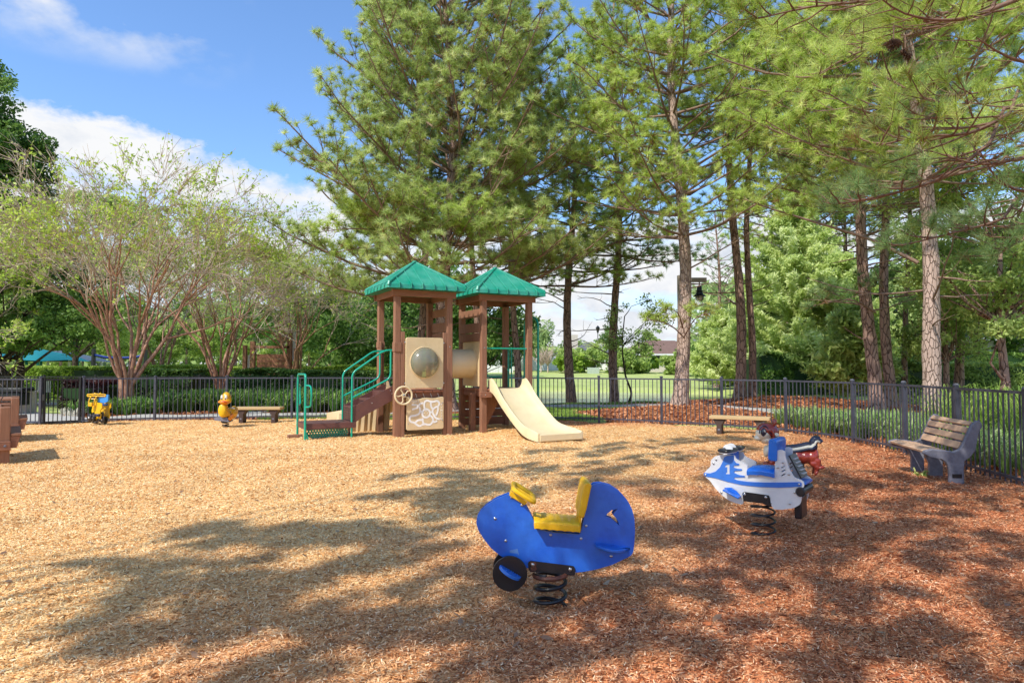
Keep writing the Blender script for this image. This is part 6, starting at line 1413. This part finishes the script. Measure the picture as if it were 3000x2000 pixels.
ws_ = np_obj('playground_surface', V, [F], chip_mat('wood_chip_bed', False), None, smooth=True); tag(ws_, 'bed of tan wood chips inside the fence', 'ground', kind='structure')
# loose chips
gc = np.random.default_rng(301)
def zsurf(x, y): return H(x, y)+.008+(vnoise(x, y, .23, 31)-.5)*.014+pit(x, y)
def chipset(n, y0, y1, lmin, lmax, wmin, wmax, tilt, seed, xm=1.1):
    gq = np.random.default_rng(seed); y = np.sqrt(gq.uniform(y0**2, y1**2, n)); x = gq.uniform(-1, 1, n)*(y*.80+xm); k = inpoly(x, y, POLY); x, y = x[k], y[k]; k = len(x)
    z = zsurf(x, y)+gq.uniform(.001, .016, k); yaw = gq.uniform(0, pi, k)+(vnoise(x, y, .5, 3)-.5)*2; pt_ = gq.normal(0, tilt, k); rl = gq.normal(0, tilt*1.3, k); L_ = gq.uniform(lmin, lmax, k)/2; w = gq.uniform(wmin, wmax, k)/2
    a = np.stack([np.cos(yaw)*np.cos(pt_), np.sin(yaw)*np.cos(pt_), np.sin(pt_)], 1); b = np.stack([-np.sin(yaw)*np.cos(rl), np.cos(yaw)*np.cos(rl), np.sin(rl)], 1); c = np.stack([x, y, z+np.abs(np.sin(pt_))*L_*.7], 1)
    tp = gq.uniform(.4, 1, k)[:, None]; V = np.stack([c-a*L_[:, None]-b*w[:, None]*tp, c+a*L_[:, None]-b*w[:, None], c+a*L_[:, None]*.9+b*w[:, None]*tp, c-a*L_[:, None]+b*w[:, None]], 1).reshape(-1, 3)
    return V, np.clip(gq.beta(1.5, 1.45, k), 0, 1)
sets = [tuple([chipset(5000, 2.2, 12, .04, .07, .010, .02, .3, 5)[0], None]), chipset(360000, 2.2, 6.5, .011, .031, .003, .0068, .24, 1), chipset(320000, 6.3, 11, .015, .036, .0045, .009, .24, 2), chipset(230000, 10.5, 18.8, .022, .048, .007, .013, .2, 3)]
vv = np.concatenate([s[1] if s[1] is not None else gc.uniform(0, .3, len(s[0])//4) for s in sets]); V = np.concatenate([s[0] for s in sets]); F = np.arange(len(V)).reshape(-1, 4)
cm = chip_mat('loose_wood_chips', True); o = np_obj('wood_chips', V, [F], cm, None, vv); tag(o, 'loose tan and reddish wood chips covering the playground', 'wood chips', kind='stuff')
# pine straw: long thin red-brown needles on the right and beds
k = 60000; y = np.sqrt(gc.uniform(2.2**2, 16**2, k)); x = gc.uniform(-.3, 1, k)*(y*.82+1.2); kk = inpoly(x, y, POLY) & (gc.random(k) < np.clip((x-.3)*.3+(7-y)*.06+(vnoise(x, y, 1.2, 8)-.5)*1.2, 0, 1)); x, y = x[kk], y[kk]; k = len(x)
z = zsurf(x, y)+gc.uniform(.012, .024, k); yaw = gc.normal(.5, .9, k); pt_ = gc.normal(0, .12, k); L_ = gc.uniform(.05, .10, k); a = np.stack([np.cos(yaw), np.sin(yaw), pt_], 1); b = np.stack([-np.sin(yaw), np.cos(yaw), yaw*0], 1)*.0016; c = np.stack([x, y, z], 1)
V = np.stack([c-a*L_[:, None]-b, c-a*L_[:, None]+b, c+a*L_[:, None]+b, c+a*L_[:, None]-b], 1).reshape(-1, 3); M['straw'] = leaf_mat('pine_straw_needles', (.16, .05, .02), (.36, .14, .06), (.55, .30, .15), .1)
o = np_obj('pine_straw', V, [np.arange(len(V)).reshape(-1, 4)], 'straw', None, np.clip(gc.normal(.5, .25, k), 0, 1)); tag(o, 'thin red brown pine straw scattered over the chips', 'pine straw', kind='stuff')
# bark chunks on the beds outside
k = 90000; x = gc.uniform(-14, 14, k); y = gc.uniform(8, 28, k); kk = (mulch(x, y) > .5) & (~inpoly(x, y, POLY)) & (pdist(x, y, SM1) > .75); x, y = x[kk], y[kk]; k = len(x); z = H(x, y)+gc.uniform(.0, .035, k); yaw = gc.uniform(0, 6.28, k); pt_ = gc.normal(0, .4, k); L_ = gc.uniform(.02, .06, k); w = gc.uniform(.01, .022, k)
a = np.stack([np.cos(yaw), np.sin(yaw), pt_], 1)*L_[:, None]; b = np.stack([-np.sin(yaw), np.cos(yaw), gc.normal(0, .5, k)], 1)*w[:, None]; c = np.stack([x, y, z], 1); V = np.stack([c-a-b, c+a-b, c+a+b, c-a+b], 1).reshape(-1, 3)
M['bark'] = leaf_mat('red_bark_mulch', (.20, .06, .026), (.52, .20, .085), (.78, .42, .22), .05); o = np_obj('bark_mulch', V, [np.arange(len(V)).reshape(-1, 4)], 'bark', None, np.clip(gc.normal(.5, .25, k), 0, 1)); tag(o, 'red bark mulch covering the planting beds beyond the fence', 'bark mulch', kind='stuff')
# lawn blades near the fence
k = 70000; x = gc.uniform(-9, 9, k); y = gc.uniform(18.2, 27, k); kk = (mulch(x, y) < .5) & (~inpoly(x, y, POLY)) & (pdist(x, y, SM1) > .75) & (pond_r(x, y) > 1.05); P_ = np.stack([x[kk], y[kk], H(x[kk], y[kk])-.01], 1)
V, Fs, v = strapclump(P_, gc, 3, .09, .012); o = np_obj('lawn_grass', V, Fs, 'grass', None, v); tag(o, 'short lawn grass beyond the fence', 'grass', kind='stuff')
# fallen leaves: each countable leaf patch is small litter
k = 420; y = np.sqrt(gc.uniform(2.6**2, 9**2, k)); x = gc.uniform(-1, 1, k)*(y*.8); kk = inpoly(x, y, POLY) & (gc.random(k) < .35+.5*(x > 0)); x, y = x[kk], y[kk]; k = len(x); z = zsurf(x, y)+.02; V = []; 
for i in range(k):
    a = gc.uniform(0, 6.28); L_ = gc.uniform(.02, .042); w = L_*.45; u = np.array([cos(a), sin(a), gc.normal(0, .25)]); s_ = np.array([-sin(a), cos(a), gc.normal(0, .25)]); c = np.array([x[i], y[i], z[i]]); V += [c-u*L_, c-u*L_*.3+s_*w, c+u*L_*.5+s_*w*.7, c+u*L_, c+u*L_*.5-s_*w*.7, c-u*L_*.3-s_*w]
o = np_obj('leaf_litter', np.array(V), [np.arange(len(V)).reshape(-1, 6)], 'dry', None, gc.random(k)); tag(o, 'dry fallen leaves scattered on the chips', 'leaf litter', kind='stuff')
# concrete paths
def ribbon(name, pts, w, m, lift=.02):
    c = cr([(a, b, 0) for a, b in pts], 8, False); q = MB(); rows = []
    for i, p_ in enumerate(c):
        d_ = (c[min(i+1, len(c)-1)]-c[max(i-1, 0)]).normalized(); s_ = Vector((-d_.y, d_.x, 0)); r_ = []
        for f in np.linspace(-1, 1, 7):
            v = p_+s_*f*w; r_.append((v.x, v.y, hz(v.x, v.y)+lift+.02))
        rows.append([(r_[0][0], r_[0][1], r_[0][2]-.15)]+r_+[(r_[-1][0], r_[-1][1], r_[-1][2]-.15)])
    q.grid(rows); o = q.build(name, m); tag(o, None, None, None, 'structure'); return o
M['conc'] = mat('concrete', (.50, .48, .44), .9, (.40, .38, .35), ns=3, bump=.2, dirt=.2)
o = ribbon('path', PATH1, .62, 'conc'); o['label'] = 'curving concrete path beyond the fence'
o = ribbon('path', PATH2, .5, 'conc', .026); o['label'] = 'short concrete side path to the brick pier'
o = ribbon('path', PATH0, .75, 'conc', .032); o['label'] = 'concrete path leading from the gate'
o = ribbon('path', [(-26, 26.8), (-18, 26.2), (-12, 26.3), (-9, 26.6)], .6, 'conc', .02); o['label'] = 'pale concrete path behind the black fence'
# pond
def water_mat():
    m = bpy.data.materials.new('green_pond_water'); t = nt(m); n = N(t); v = coords(n, 'Object', (1, 3, 1)); nz = n('ShaderNodeTexNoise', Vector=v, Scale=1.2, Detail=4.0)
    P = n('ShaderNodeBsdfPrincipled', Roughness=.16); P.inputs['Base Color'].default_value = (.42, .44, .20, 1); b = n('ShaderNodeBump', Strength=.10, Distance=.03, Height=nz.outputs['Fac']); n.link(b.outputs[0], P.inputs['Normal']); n('ShaderNodeOutputMaterial', Surface=P.outputs[0]); return m
ring = [(3+13.5*cos(2*pi*i/60), 37+12.3*sin(2*pi*i/60), -.30) for i in range(60)]; q = MB(); q.add(ring, [tuple(range(60))]); o = q.build('water', water_mat()); tag(o, 'small green pond', 'water', kind='structure')
# ============================================================ world
EL = RAD(47); sv = Vector((-.66, -.75, 0)).normalized()*cos(EL); sv.z = sin(EL)
w = bpy.data.worlds.new('World'); sc.world = w; w.use_nodes = True; t = w.node_tree; t.nodes.clear(); n = N(t)
sky = n('ShaderNodeTexSky', _sky_type='NISHITA', _sun_disc=False, _sun_elevation=EL, _sun_rotation=atan2(sv.x, sv.y), _altitude=0.0, _air_density=1.0, _dust_density=.6, _ozone_density=2.0)
tc = n('ShaderNodeTexCoord'); dv = tc.outputs['Generated']; sp = n('ShaderNodeSeparateXYZ', Vector=dv); z = sp.outputs['Z']; x_ = sp.outputs['X']; y_ = sp.outputs['Y']
skc = n.mix(1.0, sky.outputs[0], (1.32, 1.62, 1.95), 'MULTIPLY')
bg = n('ShaderNodeBackground', Strength=SKY); n.link(skc, bg.inputs['Color'])
# cumulus bank low in the sky
az = n.math('ARCTAN2', x_, y_)
mp = n('ShaderNodeMapping', Vector=dv); mp.inputs['Scale'].default_value = (1, 1, 1.5); mp.inputs['Location'].default_value = (3.1, .4, .2)
big = n('ShaderNodeTexNoise', Scale=3.0, Detail=2.0); n.link(mp.outputs[0], big.inputs['Vector']); fine = n('ShaderNodeTexNoise', Scale=11.0, Detail=9.0, Roughness=.6); n.link(mp.outputs[0], fine.inputs['Vector'])
edge = n.math('MAXIMUM', n.math('ADD', n.math('MULTIPLY', az, -.24), .190), .215); edge = n.math('MINIMUM', edge, .300); edge = n.math('ADD', edge, n.math('MULTIPLY', n.math('SUBTRACT', big.outputs['Fac'], .5), .10)); edge = n.math('ADD', edge, n.math('MULTIPLY', n.math('SUBTRACT', fine.outputs['Fac'], .5), .14))
cum = n.ramp(n.math('SUBTRACT', edge, z), [(0.0, 0.0), (.022, 1.0)])
hol = n('ShaderNodeTexNoise', Scale=5.0, Detail=7.0, Roughness=.6); mp2 = n('ShaderNodeMapping', Vector=dv); mp2.inputs['Scale'].default_value = (1, 1, 3.2); n.link(mp2.outputs[0], hol.inputs['Vector'])
cum = n.math('MULTIPLY', cum, n.ramp(hol.outputs['Fac'], [(.36, .45), (.50, 1.0)]))
# thin wisps high up
mp3 = n('ShaderNodeMapping', Vector=dv); mp3.inputs['Scale'].default_value = (1.8, 1.8, 3.2); mp3.inputs['Rotation'].default_value = (0, RAD(18), 0)
wn = n('ShaderNodeTexNoise', Scale=3.1, Detail=7.0, Roughness=.55); n.link(mp3.outputs[0], wn.inputs['Vector'])
wis = n.math('MULTIPLY', n.ramp(wn.outputs['Fac'], [(.50, 0.0), (.63, .85)]), n.ramp(n.math('MULTIPLY', az, -1), [(.38, 0.0), (.50, 1.0)]))
wis = n.math('MULTIPLY', wis, n.ramp(z, [(.36, 0.0), (.42, 1.0)]))
ccol = n.ramp(fine.outputs['Fac'], [(.30, (.70, .76, .86)), (.52, (.95, .96, .98)), (1, (1, 1, 1))])
cb = n('ShaderNodeBackground', Strength=CLOUD); n.link(ccol, cb.inputs['Color'])
mx_ = n('ShaderNodeMixShader'); n.link(n.math('MAXIMUM', cum, wis, True), mx_.inputs[0]); n.link(bg.outputs[0], mx_.inputs[1]); n.link(cb.outputs[0], mx_.inputs[2])
n('ShaderNodeOutputWorld', Surface=mx_.outputs[0])
ld = bpy.data.lights.new('sun', 'SUN'); ld.energy = SUN; ld.angle = RAD(.53); ld.color = (1.0, .95, .86); lo_ = bpy.data.objects.new('sun', ld); COL.objects.link(lo_); lo_.rotation_euler = sv.to_track_quat('Z', 'Y').to_euler(); lo_.location = (-8, -9, 12)
# ============================================================ camera
cd = bpy.data.cameras.new('camera'); cd.sensor_width = 36; cd.lens = 36*FPX/3000; cd.clip_start = .05; cd.clip_end = 6000
co = bpy.data.objects.new('camera', cd); COL.objects.link(co); co.location = (0, 0, HCAM); co.rotation_euler = (pi/2+PITCH, 0, 0); sc.camera = co
sc.view_settings.view_transform = 'Standard'; sc.view_settings.look = 'None'; sc.view_settings.exposure = 0
sc.render.engine = 'CYCLES'; cy = sc.cycles; cy.max_bounces = 6; cy.diffuse_bounces = 3; cy.glossy_bounces = 2; cy.transmission_bounces = 3; cy.transparent_max_bounces = 6; cy.use_adaptive_sampling = True; cy.adaptive_threshold = .015; cy.use_denoising = True; cy.sample_clamp_indirect = 6
sc.render.resolution_x = 1024; sc.render.resolution_y = 682
